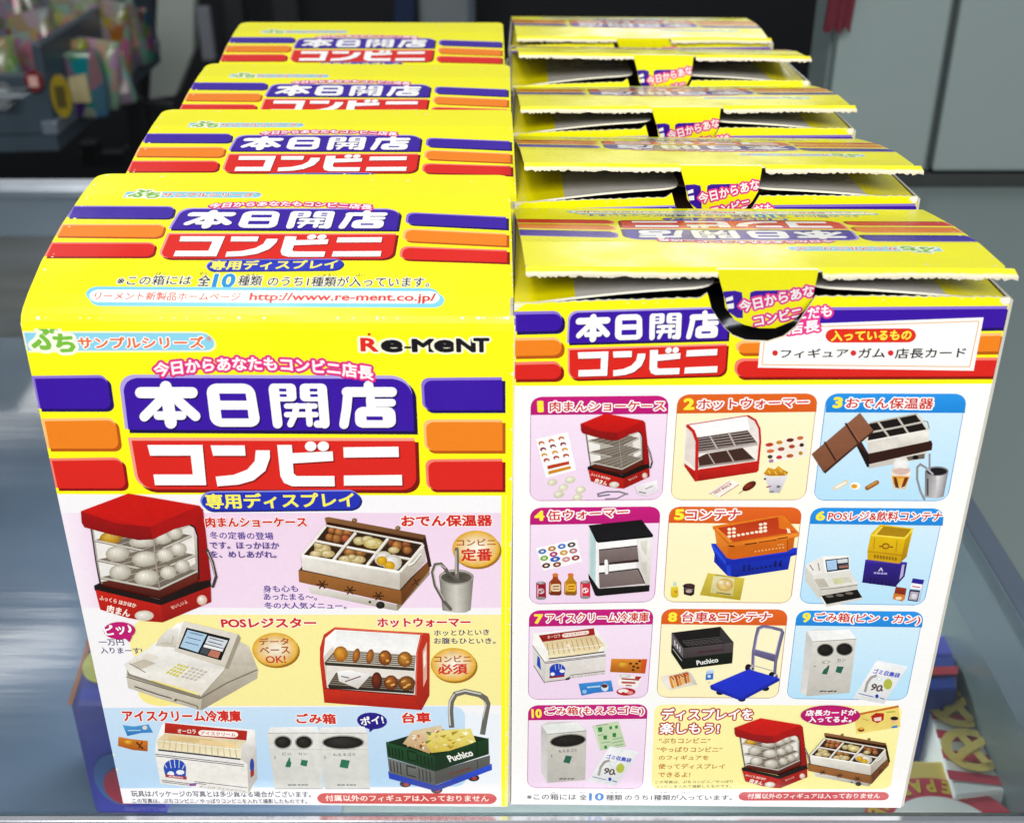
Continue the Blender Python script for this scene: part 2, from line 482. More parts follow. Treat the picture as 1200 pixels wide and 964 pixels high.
FRONT_STRIPES = [((( 77,275), (428,270), (450,426), (107,426)), PUR), (((124,474), (466,470), (486,612), (150,612)), ORA), (((158,660), (498,655), (519,797), (188,797)), RED)]
FRONT_STRIPES2 = [(((1900,284), (2280,281), (2281,432), (1908,433)), PUR), (((1910,478), (2281,478), (2281,622), (1918,622)), ORA), (((1920,664), (2281,662), (2281,803), (1928,804)), RED)]
def pleat(A, x, y, a, b):
    for k in (-.35, -.1, .2, .45): A.ln([(x+a*k*.4, y-b*.8), (x+a*k*1.1, y-b*.35), (x+a*k*1.25, y+b*.1)], 3, '#d3cdbf', w1=1)
def steamer(A, fx, fy, sx, sy=None, buns=True):
    A.fr(fx, fy, sx, sy)
    A.pg('205 205 705 190 745 300 742 480 560 560 500 545 250 495', ('#d9d3ca', '#a79d90'))
    A.pg('215 215 330 250 345 470 252 480', '#f6f4f0'); A.pg('640 230 715 195 725 390 660 430', '#f2eee9')
    A.pg('262 482 330 470 545 515 735 430 745 492 560 572 250 505', ('#8c3a28', '#5a1f16'))
    sh = [('215 272 515 336 706 250', 9), ('232 370 525 430 726 346', 9), ('250 458 545 516 738 425', 9)]
    bn = [[(300,262,56,32,'#f3cf52','#b98a22'), (560,262,52,32), (622,238,40,32), (462,280,72,30)], [(640,318,42,34), (572,348,46,34), (335,340,60,40), (475,366,68,40)], [(660,402,38,34), (590,434,42,34), (350,432,56,40), (482,458,64,40)]]
    for (p, w), row in zip(sh, bn):
        n = [float(a) for a in p.split()]
        A.pg([(n[0], n[1]), (n[2], n[3]), (n[4], n[5]), (n[4]-190, n[5]-38)], '#8d8378')
        for i in range(1, 5):
            t = i/5; A.ln([(n[0]+(n[2]-n[0])*t, n[1]+(n[3]-n[1])*t), (n[4]-190+190*t, n[5]-38+38*t)], 3, '#c9c3b8')
        if buns:
            for b in row: A.el(*b[:4], (b[4], b[5]) if len(b) > 4 else ('#fbf8f0', '#b9b3a4'), off=(-.25, -.45), rot=-4); pleat(A, *b[:4])
        A.ln(p, w, '#d8d3ca'); A.ln([(n[0], n[1]+6), (n[2], n[3]+6), (n[4], n[5]+6)], 3, '#776c62')
    A.ln('204 215 228 380 250 500', 7, '#5d5650'); A.ln('516 262 530 400 548 520', 6, '#b8b0a6')
    A.pg('745 97 765 118 806 470 742 500 738 250 722 205 700 194 620 215 510 268 500 200', ('#c4181a', '#a51214'))
    A.pg('152 125 390 36 745 97 500 203 330 186', ('#e0261c', '#cf1e18'))
    A.pg('152 125 330 186 500 203 512 266 440 270 300 241 170 206 156 182', ('#b8151a', '#9a0f14'))
    A.ln('700 194 722 205 738 250 744 470', 8, '#3a1012')
    A.pg('218 498 250 482 262 500 545 566 735 480 803 468 806 505 560 604 222 522', '#2c1212')
    A.pg('224 518 555 596 562 682 480 676 390 660 250 618', ('#d83624', '#bd2218'))
    A.pg('555 596 804 502 806 580 562 682', ('#c02a20', '#a81c18'))
    A.T('ふっくら ほかほか', 245, 568, 428, 610, 22, '#fdf0e0', .02)
    A.T('肉まん', 282, 630, 395, 656, 38, '#fff6ea', .03)
    A.T('おいしいよ', 612, 616, 690, 584, 16, '#f2c8b8', .02)
    A.el(470, 648, 48, 26, ('#fffdf6', '#d8d0c4')); A.el(760, 570, 26, 26, ('#fff6ee', '#d8b8a8'))
    A.ln('785 320 812 380 830 455 815 502', 15, '#5c5450', True); A.ln('788 330 812 388 824 450', 5, '#c8c2ba', True)
def food(A, lst):
    rr = random.Random(5)
    for x, y, a, b, c0, c1 in lst:
        A.el(x, y, a, b, (c0, c1), off=(-.3, -.4), n=14)
        if a < 20: continue
        for k in range(5):
            p, q = x+rr.uniform(-.55, .5)*a, y+rr.uniform(-.55, .5)*b; w = rr.uniform(.12, .3)*a
            A.pg([(p, q), (p+w, q-w*.3), (p+w*.8, q+w*.35)], c1 if k % 2 else c0)
BR = ('#d9a064', '#7c4a20'); PA = ('#f6ecc8', '#b9a468')
def oden(A, fx, fy, sx, sy=None, mug=True):
    A.fr(fx, fy, sx, sy)
    A.pg('140 430 600 530 604 562 560 555 150 470', ('#f2efe8', '#bdb6aa'))
    A.pg('600 530 770 350 772 372 604 562', '#a89c8a')
    A.pg('90 352 112 325 620 440 775 292 772 350 626 532 620 530 92 412', '#6b4424')
    A.pg('88 350 622 458 626 532 92 412', ('#b8844c', '#9a6836')); A.pg('622 458 776 290 772 350 626 532', ('#9a6a3a', '#754a24'))
    for x, y in ((212, 425), (357, 455), (505, 485)):
        for k in range(3):
            t = math.radians(60*k); A.ln([(x-30*math.cos(t), y-24*math.sin(t)), (x+30*math.cos(t), y+24*math.sin(t))], 7, '#5a3616')
    A.ln('680 430 720 395', 6, '#5a3616'); A.ln('690 395 712 430', 6, '#5a3616')
    A.el(515, 532, 23, 19, ('#4a4640', '#141210')); A.el(460, 516, 7, 6, '#333')
    A.pg('225 78 245 74 750 168 748 205 730 212 232 112', ('#a67c54', '#7a5434')); A.pg('240 100 745 192 735 214 235 118', '#4c2e18')
    A.pg('735 195 750 172 782 330 766 336', '#4a2e1c')
    A.el(380, 92, 14, 12, ('#c9a57c', '#6b4a2c')); A.el(606, 132, 14, 12, ('#c9a57c', '#6b4a2c'))
    A.pg('232 116 738 212 612 352 106 270', '#4a3018')
    food(A, [(262,140,20,20)+BR, (300,150,26,26)+BR, (345,152,28,20)+BR, (288,182,30,24)+BR, (335,182,28,24,'#d8865a','#6e2c14'), (250,175,22,22)+BR,
        (405,195,32,22)+PA, (448,188,34,20)+PA, (478,208,52,28,'#fbf2c6','#c4b062'), (572,205,22,22,'#b87848','#5a2c14'), (602,220,30,28)+BR, (650,215,26,26,'#c08050','#5c3018'), (655,242,26,22)+BR, (585,242,30,18)+PA,
        (215,238,44,32)+PA, (196,214,28,24)+PA, (240,262,40,20)+PA, (182,262,34,18)+PA, (358,254,34,24,'#d8a868','#845020'), (414,254,32,24,'#d0a060','#7a4a1c'), (335,290,38,20)+PA, (398,292,42,22)+PA, (368,278,22,14)+PA])
    for p in ('165 192 420 242 672 290', '388 150 325 225 262 304', '556 180 500 250 438 330'): A.ln(p, 14, '#f4f0ea'); A.ln([(a+6, b+8) for a, b in zip([float(t) for t in p.split()[::2]], [float(t) for t in p.split()[1::2]])], 5, '#8d7c66')
    food(A, [(532,286,48,40,'#ffffff','#cfc8b8'), (576,306,52,44,'#ffffff','#cfc8b8'), (524,296,28,24,'#f6d43c','#d0a018'), (564,322,28,24,'#f6d43c','#d0a018')])
    A.ln('235 114 735 208', 9, '#efeae2'); A.ln('232 116 170 195 106 268', 13, '#faf7f2'); A.ln('106 270 360 312 616 356', 15, '#fffdf8'); A.ln('616 354 680 285 740 212', 14, '#f2eee6')
    A.pg('105 274 618 362 616 447 440 412 111 342', ('#f7f4ee', '#d2cbc0')); A.pg('618 362 741 222 748 300 616 447', ('#e4dfd6', '#b4aa9c'))
    A.ln('665 318 690 305 725 260', 8, '#fbf8f4', True); A.ln('668 326 694 312 728 268', 3, '#8a7c6c')
    if mug:
        A.pg('820 385 910 385 912 572 838 560', ('#8b877e', '#dedbd2', 'h')); A.pg('910 385 1000 385 985 558 960 570 912 572', ('#dedbd2', '#97928a', 'h'))
        A.el(910, 386, 92, 40, ('#f2f0ea', '#a8a49a')); A.el(910, 388, 80, 31, ('#45403a', '#78726a'))
        A.ln('912 242 914 300 912 392', 22, '#8c877e', True); A.ln('908 250 909 370', 6, '#d8d5cd'); A.ln('850 350 930 412', 14, '#77726a')
        A.ln('860 350 830 318 800 322 786 360 800 430 846 512 880 552', 17, '#7d776e', True); A.ln('855 340 828 322 804 328 792 362 806 430 850 508', 5, '#d2cec6')
def coin(A, x, y, rx, ry):
    A.el(x+4, y+5, rx, ry, '#b98a30', n=28); A.el(x, y, rx, ry, '#e8bf58', n=28)
    A.el(x, y, rx*.94, ry*.94, ('#fffdf2', '#f0c44c'), n=28, off=(.05, -.05))
def quadgrid(A, q, nx, ny, col, gap=.3, skip=None):
    a, b, c, d = [Vector(p) for p in q]
    f = lambda s, t: tuple((a*(1-s)+b*s)*(1-t)+(d*(1-s)+c*s)*t)
    for i in range(nx):
        for j in range(ny):
            if skip and skip(i, j): continue
            s0, s1, t0, t1 = (i+gap/2)/nx, (i+1-gap/2)/nx, (j+gap/2)/ny, (j+1-gap/2)/ny
            A.pg([f(s0, t0), f(s1, t0), f(s1, t1), f(s0, t1)], col if isinstance(col, (str, tuple)) else col(i, j))
def front_art(A):
    A.fr(0, 0, 1)
    A.pg('66 580 593 582 593 946 145 943', '#f7f5f8')
    A.pg('71 602 590 602 590 713 93 713', ('#f0d6ec', '#f3dcf0')); A.pg('71 602 110 602 128 713 93 713', ('#f8eef8', '#f0d8ee', 'h'))
    A.rq((176,721), (590,721), (590,827), (186,828), ('#fbf0a2', '#faeea0'), (4, 0, 0, 4))
    A.el(178, 752, 26, 30, '#fbf0a2'); A.el(190, 812, 28, 16, '#faeb90')
    A.rq((117,830), (545,828), (547,922), (138,924), ('#cbe3f8', '#b4d6f2'), (0, 3, 3, 0)); A.pg('545 835 585 838 585 918 545 918', '#eef4fb')
    A.ln('590 582 590 945', 5, YEL)
    ribbon(A); A.pic = 1
    A.fr(310, 375, 4)
    A.T('R', 456, 150, 530, 152, 58, '#e02a24', .04, ((.13, '#fffde0'),)); A.el(491, 73, 8, 7, '#e02a24')
    for ch, x0, x1, h in (('e', 556, 640, 50), ('M', 698, 790, 56), ('e', 804, 885, 50), ('N', 905, 985, 58), ('T', 985, 1050, 60)):
        A.T(ch, x0, 153, x1, 153, h, '#17141c', .05, ((.13, '#fffde0'),))
    A.ln('655 134 688 134', 10, '#17141c')
    A.fr(20, 375, 4)
    stripes(A, FRONT_STRIPES); stripes(A, FRONT_STRIPES2, (1.6, 0, 0, 1.6))
    title(A); slogan(A); pill(A); A.pic = 1.3
    steamer(A, 60, 570, 4.286)
    oden_coin = (1067, 180)
    A.fr(60, 560, 2.143)
    ro = ((.10, '#fffaf2'),)
    for t, x0, y0, x1, y1, h in (('肉まんショーケース', 391,124,643,123,24), ('おでん保温器', 881,124,1107,122,27), ('POSレジスター', 430,377,666,377,23), ('ホットウォーマー', 821,376,1053,375,22), ('アイスクリーム冷凍庫', 184,612,478,613,27), ('ごみ箱', 618,617,715,618,24), ('台車', 883,616,953,615,25)):
        A.T(t, x0, y0, x1, y1, h, '#d2261e', .04, ro)
    for t, x0, y0, x1, y1, h in (('冬の定番の登場', 400,155,559,157,18), ('です。ほっかほか', 401,178,574,179,17), ('を、めしあがれ。', 402,200,567,201,17), ('身も心も', 534,289,621,288,17), ('あったまる～。', 535,308,668,309,16), ('冬の大人気メニュー。', 537,330,742,331,16), ('一万円', 122,422,184,422,15), ('入りまーす!', 126,442,230,443,15), ('ホッとひといき', 962,398,1100,396,14), ('お腹もひといき。', 962,418,1116,418,15)):
        A.T(t, x0, y0, x1, y1, h, '#4a3590' if y0 < 340 else '#4a3a72', .018)
    coin(A, 1067, 180, 60, 46); A.T('コンビニ', 1019,172,1116,171,16, '#a4481e', .02); A.T('定番', 1031,210,1107,209,30, '#cf2a1c', .03)
    coin(A, 563, 432, 58, 42); A.T('データ', 524,421,598,420,17, '#a4481e', .02); A.T('ベース', 526,443,600,442,17, '#a4481e', .02); A.T('OK!', 541,466,590,465,17, '#c43c1c', .02)
    coin(A, 1010, 470, 57, 42); A.T('コンビニ', 963,464,1055,463,16, '#a4481e', .02); A.T('必須', 973,494,1045,493,25, '#cf2a1c', .03)
    A.el(173, 383, 40, 22, '#d0288c'); A.pg('178 395 205 398 198 412', '#d0288c'); A.T('ピッ♪', 140,396,207,388,24, '#ffffff', .03)
    A.el(806, 611, 38, 21, '#3a2a9e', rot=4); A.pg('798 626 815 628 800 640', '#3a2a9e'); A.T('ポイ!', 780,622,836,617,20, '#ffffff', .03)
    A.T('玩具はパッケージの写真とは多少異なる場合がございます。', 203,801,653,803,15, '#2a2440', .018)
    A.T('この写真は、ぷちコンビニ／やっぱりコンビニを入れて撮影したものです。', 206,817,643,818,11, '#2a2440', .018)
    A.rq((668,792), (1119,793), (1119,820), (668,818), '#c8322c', 2.6)
    A.T('付属以外のフィギュアは入っておりません', 690,812,1099,813,15, '#fff4ea', .016)
    oden(A, 330, 590, 4.444)
    # till
    A.fr(100, 715, 4.615)
    A.pg('610 470 755 300 800 190 830 168 885 195 922 290 936 325 930 372 630 542 612 535', ('#e2dccf', '#b5ab9a'))
    A.pg('222 345 232 422 400 480 625 542 632 468 420 405 230 345', ('#e9e4d9', '#c9c1b2'))
    A.pg('214 290 355 195 500 70 540 60 760 300 752 322 628 462 604 440 240 340', ('#ffffff', '#ebe6dc'))
    A.pg('228 318 245 345 620 462 630 470 620 478 232 352', '#a59c8c'); A.ln('225 358 400 412 622 476 770 390 932 320', 5, '#8b8272')
    A.ln('268 410 400 455 468 474', 5, '#6b6355'); A.ln('490 478 606 516 612 534', 4, '#8b8272'); A.el(490, 484, 7, 6, '#6b6355')
    A.pg('535 58 828 128 760 310 482 218', ('#f4f0e8', '#dcd5c8')); A.pg('828 128 842 150 772 318 757 308', '#b9b0a0')
    A.pg('550 92 786 150 736 270 505 204', '#17171d')
    A.pg('556 104 660 130 612 226 516 196', '#c3dcf0'); A.pg('668 136 774 162 752 205 650 178', '#dfe4ea'); A.pg('648 182 750 208 744 222 640 196', '#f4f4f6'); A.pg('636 198 676 208 662 240 622 228', '#5d646c'); A.pg('682 210 735 224 720 258 664 242', '#cf8f7c')
    for k in range(3): A.ln([(566-12*k, 118+26*k), (640-12*k, 136+26*k)], 4, '#5d7896')
    for k in range(2): A.ln([(676-8*k, 148+18*k), (750-8*k, 168+18*k)], 4, '#444a56')
    A.pg('400 152 455 96 512 92 492 200 382 190', ('#faf8f4', '#d8d2c6')); A.ln('412 176 470 180 480 140', 4, '#c4bcae')
    A.pg('242 280 345 230 400 252 300 305', '#ece7de'); A.pg('248 288 320 262 384 285 306 318', '#d5cdbf'); A.ln('240 285 330 335', 4, '#8b8272')
    quadgrid(A, ((510,284), (570,302), (500,362), (432,338)), 4, 4, '#dcd552'); quadgrid(A, ((580,302), (672,328), (602,384), (512,362)), 4, 4, '#d4cec2')
    # warmer
    A.fr(350, 715, 4.8)
    A.pg('120 215 142 140 205 98 480 118 735 132 738 200 735 480 690 562 145 520 120 300', ('#dd5032', '#c83a22'))
    A.pg('150 160 205 112 685 142 662 240 655 480 160 440 140 262', ('#ffffff', '#f3efe9'))
    A.pg('215 118 675 145 655 215 205 200', '#fdfdfd'); A.pg('140 265 195 205 200 225 158 300 160 440', '#e4ddd4')
    A.pg('208 224 660 256 652 332 146 298', ('#8d8578', '#6a6154')); A.pg('146 298 652 330 652 344 150 312', '#4a4238')
    for i in range(7): A.ln([(215-9*i, 226+11*i), (660-1*i, 258+11*i)], 5, '#d8d1c4')
    A.pg('160 312 655 346 655 400 210 352 170 410', '#efe9e2')
    A.pg('212 352 655 398 650 458 165 426', ('#6b6256', '#51483c')); A.pg('165 426 650 456 648 470 172 440', '#3a342c')
    for i in range(6): A.ln([(214-8*i, 360+11*i), (655-1*i, 404+10*i)], 4, '#a89f90')
    food(A, [(237,248,41,44,'#f4bc50','#b4741c'), (487,270,37,44,'#cf8a3c','#7c4414'), (598,278,42,44,'#d8a24a','#8c5a1c')])
    for x, y in ((325, 258), (402, 262)): A.el(x, y, 20, 42, ('#dc9a48', '#8c501c'), rot=12)
    for x, y in ((472, 255), (500, 285), (585, 262), (612, 292), (598, 270)): A.el(x, y, 10, 7, '#e8b468')
    A.pg('218 345 290 338 408 362 335 442 228 400', ('#ffffff', '#dcd6d0')); A.ln('240 372 285 382', 6, '#777'); A.ln('262 402 350 372', 6, '#8a5a50')
    food(A, [(440,398,30,50,'#a04a24','#541c0c'), (520,408,40,42,'#d08840','#74380f'), (608,412,48,42,'#c48a40','#6c4012')])
    for x, y in ((505, 400), (530, 420), (590, 400), (618, 420), (600, 432)): A.el(x, y, 14, 5, '#eec078', rot=-20)
    A.pg('142 442 655 482 690 562 145 520', ('#d84428', '#c22e1c')); A.ln('150 440 655 480', 6, '#8a2414')
    A.pg('690 150 712 132 738 140 736 480 692 562 656 480 664 250', ('#d24a30', '#b83420')); A.pg('698 232 722 178 722 385 702 432', '#e6c0b0'); A.pg('702 250 716 215 716 300 704 330', '#f8ece4')
    A.ln('690 150 668 235 660 480', 5, '#f0826a'); A.ln('205 100 480 122 700 136', 6, '#f08a70')
    # ice cream freezer
    A.fr(130, 820, 5)
    A.pg('300 150 318 132 846 178 852 280 858 465 808 552 292 492 258 312 268 230', ('#ffffff', '#e9e7e4'))
    A.pg('318 136 800 184 795 240 315 196', ('#d2402c', '#b83020')); A.T('オーロラ', 393,196,500,200,24, '#fdeee4', .02); A.rq((515,178), (748,190), (745,224), (512,210), '#fff6ee', 1.2); A.T('アイスクリーム', 528,206,732,217,20, '#c43424', .02)
    A.pg('315 198 795 242 762 348 278 292 272 240', ('#f0dfb4', '#fbf6e0'))
    for i in range(13): A.ln([(318+34*i, 232+3.4*i), (306+36*i, 290+4.2*i)], 7, '#e3d0a0')
    A.pg('340 210 600 235 590 262 330 238', '#e8cfa0'); A.pg('520 235 740 255 735 285 520 262', '#f5ddb0')
    A.ln('270 238 530 268 790 296', 4, '#fffef6'); A.ln('278 294 520 321 760 349', 9, '#4c4c54')
    A.pg('768 262 800 240 846 182 852 290 800 376 762 350', ('#fbfaf8', '#d9d5cf'))
    A.pg('259 314 801 378 806 548 294 492', ('#f8f6f2', '#e8e5df')); A.pg('801 378 852 285 858 462 806 548', ('#dedbd6', '#c2bdb6'))
    for p in ('261 318 780 380', '262 328 780 390', '298 470 465 492', '302 480 460 500', '490 478 800 516', '500 488 560 496'): A.ln(p, 4, '#5a5668')
    A.el(376, 398, 66, 50, '#2f62c4'); A.pg('310 402 442 402 440 452 322 448', '#2f62c4')
    for p in ('345 352 355 400', '372 348 378 398', '402 352 400 400'): A.ln(p, 4, '#f0f2f8')
    for p in ('318 380 330 400', '432 380 420 405'): A.ln(p, 4, '#f0f2f8')
    A.el(352, 434, 20, 16, '#f8f8fa'); A.el(408, 424, 24, 14, '#f8f8fa'); A.pg('320 436 446 450 444 468 322 452', '#b8343a'); A.T('AURORA', 340,451,425,461,9, '#f8eeee', .02)
    A.el(828, 385, 13, 42, '#3a62b8'); A.pg('818 420 840 408 840 440 820 458', '#b04048'); A.pg('460 490 505 486 498 505 462 505', '#8a3c9c')
    A.T('オーロラ アイスクリーム', 520,514,792,542,14, '#6a6478', .01)
    A.pg('70 150 135 158 222 145 248 194 180 196 98 214', ('#6cb8e8', '#3a88c8')); A.el(200, 165, 14, 12, '#f0e4d8'); A.ln('100 182 175 180', 5, '#cfe8f8')
    A.pg('45 218 120 232 218 242 216 304 130 296 42 272', ('#e89a34', '#b86a18')); A.el(105, 250, 30, 16, ('#f6c850', '#c88420')); A.ln('150 250 190 290', 9, '#5a3414'); A.ln('185 246 165 285', 8, '#7a4818')
    # bins
    A.fr(330, 800, 4.444)
    for dx, w in ((-262, 1.06), (0, 1.0)):
        X = lambda x: 190+dx+(x-190)*w
        A.pg([(X(205), 234), (X(432), 230), (X(448), 263), (X(188), 264)], ('#ffffff', '#eeeeec')); A.pg([(X(188), 264), (X(448), 263), (X(461), 552), (X(226), 553)], ('#eceCe8', '#dcdcd6'))
        A.ln([(X(190), 264), (X(447), 263)], 3, '#b4b4ae'); A.ln([(X(200), 350), (X(452), 348)], 2, '#cfcfc9'); A.ln([(X(461), 552), (X(226), 553)], 4, '#b5b5b0')
        [A.ln([(X(x0), 533), (X(x1), 533)], 7, '#8a8a86') for x0, x1 in ((290,308),(311,330),(338,352),(356,372),(375,388))]; A.ln([(X(226), 382), (X(227), 398)], 4, '#888')
    A.el(321, 312, 112, 38, '#b4b2ac'); A.el(321, 312, 104, 32, ('#4a4844', '#1c1a18'))
    for x in (7, 117): A.el(x, 311, 48, 36, '#b4b2ac'); A.el(x, 311, 41, 30, ('#45423e', '#181614'))
    A.T('もえるゴミ', 270,383,385,381,14, '#4a4a4a', .01); A.T('ビン', 6,379,52,378,14, '#4a4a4a', .01); A.T('カン', 88,379,134,378,14, '#4a4a4a', .01)
    A.pg('312 400 356 406 346 448 302 440', '#3c8c70'); A.pg('20 440 26 415 34 405 38 392 46 393 46 408 52 418 46 442', '#3c8c70'); A.pg('104 402 138 406 130 438 98 430', '#3c8c70')
    # trolley with crates
    A.ln('886 236 880 150 884 100 905 62 955 48 1030 64 1062 84 1074 112 1060 190 1046 272', 28, '#85827c'); A.ln('878 225 872 150 876 100 900 60', 8, '#dedcd6'); A.ln('905 56 955 43 1040 62', 8, '#dedcd6'); A.ln('1056 100 1064 120 1046 190', 8, '#d8d5cf')
    for x, y, c in ((645, 528, '#2c2a2e'), (808, 560, '#3a2c2c'), (1000, 497, '#3a2c2c')): A.el(x, y, 30, 18, c); A.el(x+4, y+2, 13, 10, '#c0463a')
    A.pg('555 462 805 535 1095 422 1096 455 806 566 560 500', ('#3f6ae0', '#2242a8'))
    A.pg('552 392 798 462 800 535 562 470', ('#8f918e', '#70726e')); A.pg('798 462 1085 378 1085 428 800 535', ('#7d7d7a', '#5f5f5c'))
    for i in range(4): A.ln([(565+18*i, 405+5*i), (572+17*i, 462+5*i)], 6, '#4c4e4c')
    for i in range(4): A.ln([(715+19*i, 448+5*i), (720+19*i, 508+5*i)], 6, '#4c4e4c')
    A.ln('650 432 700 445', 8, '#4c4e4c'); A.ln('652 432 655 480 700 492', 6, '#4c4e4c'); [A.ln([(x0, 478-(x0-875)*.31), (x1, 478-(x1-875)*.31)], 9, '#8a5048') for x0, x1 in ((875,900),(906,922),(926,950),(955,985))]; A.ln('1020 402 1020 448', 5, '#545452')
    A.pg('545 312 800 236 1078 292 796 388', '#143c22')
    A.pg('632 318 680 252 832 222 842 262 770 370', ('#f0e0c0', '#cfae80')); A.pg('770 268 850 246 985 240 1012 308 900 352 780 366 752 322', ('#f4ea98', '#d8c45c'))
    random.seed(3)
    for i in range(26):
        x, y = random.uniform(650, 800), random.uniform(245, 340); A.pg([(x, y), (x+random.uniform(10, 34), y+random.uniform(-12, 8)), (x+random.uniform(4, 24), y+random.uniform(8, 22))], random.choice(['#d87a4a', '#f8f0e0', '#e8c890', '#b85a34', '#f2d8a8', '#8a9a5a']))
    for i in range(16):
        x, y = random.uniform(775, 975), random.uniform(255, 335); A.pg([(x, y), (x+random.uniform(14, 40), y+random.uniform(-8, 8)), (x+random.uniform(4, 24), y+random.uniform(6, 18))], random.choice(['#fbf6c8', '#e8d46a', '#d8b848', '#fffbe0', '#c8a83c']))
    A.pg('544 308 796 380 800 462 552 388', ('#2a6a3c', '#1c4c2a')); A.pg('796 380 1078 288 1080 372 800 462', ('#1f5630', '#154024'))
    for i in range(5): A.ln([(558+17*i, 328+5*i), (564+17*i, 380+5*i)], 6, '#0e2c18')
    for i in range(5): A.ln([(705+19*i, 370+5*i), (710+19*i, 424+5*i)], 6, '#0e2c18')
    A.ln('655 352 698 365', 7, '#0e2c18'); A.ln('657 354 660 398 700 410', 6, '#0e2c18'); A.T('Puchico', 878,412,1000,378,32, '#f6f6f0', .035); A.ln('1018 312 1020 385', 5, '#0e2c18')

# ------------------------------------------------------------ artwork of the lid
def lid_art(A, F):
    """F: the front panel's art object, whose heading is printed again on the lid"""
    def part(fn):
        B = Art(F.unp); fn(B); return B
    src = [F.unp(20+x/4, 375+y/4) for x, y in ((485,270), (1857,275), (574,805))]
    A.fr(130, 195, 2.553)
    dst = [A.P(x, y) for x, y in ((213,130), (868,140), (152,282))]
    dst[2] = (dst[0][0], dst[2][1]); dst[1] = (dst[1][0], dst[0][1])
    src[2] = (src[0][0], src[2][1]); src[1] = (src[1][0], src[0][1])
    f = affine(src, dst)
    A.paste(part(ribbon).items, lambda p: f((p[0], p[1]+.0012)))
    A.fr(0, 0, 2)
    stripes(A, [(((172,487), (412,488), (405,516), (160,514)), PUR), (((148,530), (390,530), (380,561), (132,558)), ORA), (((122,573), (368,573), (360,606), (106,606)), RED)])
    stripes(A, [(((957,502), (1189,513), (1189,541), (952,530)), PUR), (((950,540), (1190,552), (1190,581), (945,569)), ORA), (((943,582), (1191,591), (1191,620), (938,612)), RED)], (1.6, 0, 0, 1.6))
    for fn in (title, slogan, pill): A.paste(part(fn).items, f)
    A.fr(0, 0, 2)
    ww = ((.08, '#fffde6'),)
    A.T('※この箱には', 272,672,446,671,22, '#2a2438', .012, ww); A.T('全', 462,673,490,673,24, '#2a2438', .02, ww); A.T('10', 498,676,546,676,30, '#1f8fd0', .04, ww)
    A.T('種類', 556,673,612,673,23, '#2a2438', .014, ww); A.T('のうち1種類が入っています。', 626,674,1006,676,23, '#2a2438', .014, ww)
    for t, x, w, y in (('はこ', 366, 24, 648), ('ぜん', 466, 22, 648), ('しゅるい', 566, 44, 650), ('しゅるい', 745, 44, 651), ('はい', 835, 20, 651)): A.T(t, x, y, x+w, y, 7, '#5a5448', .012)
    A.rq((208,679), (1034,683), (1036,718), (204,714), '#fffef4', 2.2, edge=('#7ccbe8', '#7ccbe8', 1.6))
    A.T('リーメント新製品ホームページ', 220,706,562,708,18, '#d8483c', .016); A.T('http://www.re-ment.co.jp/', 584,712,1020,714,22, '#d2302c', .03)

def scuffs_and_gloss(A, lines, n, seed, size=.0007, col='#f8f3da'):
    """pale flecks: ink rubbed off at edges, and gloss highlight painted along the lid fold"""
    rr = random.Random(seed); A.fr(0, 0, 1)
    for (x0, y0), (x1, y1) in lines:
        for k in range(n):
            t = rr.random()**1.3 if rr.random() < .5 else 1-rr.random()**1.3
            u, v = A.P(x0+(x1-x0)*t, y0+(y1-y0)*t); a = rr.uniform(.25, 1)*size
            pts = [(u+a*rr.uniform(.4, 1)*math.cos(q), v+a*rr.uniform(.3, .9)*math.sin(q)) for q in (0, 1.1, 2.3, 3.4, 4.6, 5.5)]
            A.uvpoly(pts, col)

# ------------------------------------------------------------ artwork of the back panel (faces the viewer in the right-hand row)
def card(A, fr, q, hb, head, body, line, num, ntxt, t, ttxt, h):
    A.fr(*fr)
    A.rq(*q, line, 2.4); 
    tl, tr, br, bl = q
    d = 5
    A.rq((tl[0]+d, tl[1]+d), (tr[0]-d, tr[1]+d), (br[0]-d, br[1]-d), (bl[0]+d, bl[1]-d), body, 2.1)
    A.rq((tl[0]+1, tl[1]+1), (tr[0]-1, tr[1]+1), hb[1], hb[0], head, (2.4, 2.4, 0, 0))
    A.T(num, *ntxt, '#ffec3c', .05)
    A.T(t, *ttxt, h, '#cf3328', .022, ((.13, '#ffffff'),))
MAG = ('#c8147c', '#b81272'); PKB = ('#f5e4f6', '#efd6ee'); OR2 = ('#e4651e', '#d85a16'); CRB = ('#fdf6d0', '#fbf2c0'); BLU = ('#2596ea', '#1a84d8'); BLB = ('#d8effc', '#b8e2fa')
def tiles(A, q, nx, ny, cols, gap=.4, seed=1):
    rr = random.Random(seed)
    quadgrid(A, q, nx, ny, lambda i, j: rr.choice(cols), gap)
def bag(A, dx, dy):
    """printed picture of a clear rubbish bag; dx, dy shift it in the current frame"""
    P = lambda s: [(float(a)+dx, float(b)+dy) for a, b in zip(s.split()[::2], s.split()[1::2])]
    A.pg(P('715 440 955 490 770 782 530 738'), ('#ffffff', '#e6e8ea'))
    A.pg(P('715 440 955 490 948 506 705 455'), '#f2f6fa')
    A.T('ゴミ収集袋', 682+dx, 542+dy, 885+dx, 580+dy, 36, '#3a4cc0', .03)
    A.ln(P('622 690 640 620 672 575 715 560'), 20, '#b8b4b0'); A.el(802+dx, 628+dy, 34, 42, '#c4cc62', rot=12)
    A.el(735+dx, 588+dy, 22, 14, '#d4e8e4'); A.el(735+dx, 588+dy, 15, 9, '#fff')
    A.T('90', 660+dx, 672+dy, 742+dx, 688+dy, 50, '#5c4c44', .03); A.el(755+dx, 676+dy, 8, 9, '#7a6a60')
    A.ln(P('572 700 690 728'), 7, '#8890b8'); A.el(716+dx, 722+dy, 14, 16, '#3050c0'); A.ln(P('738 735 775 745'), 8, '#7078a8')
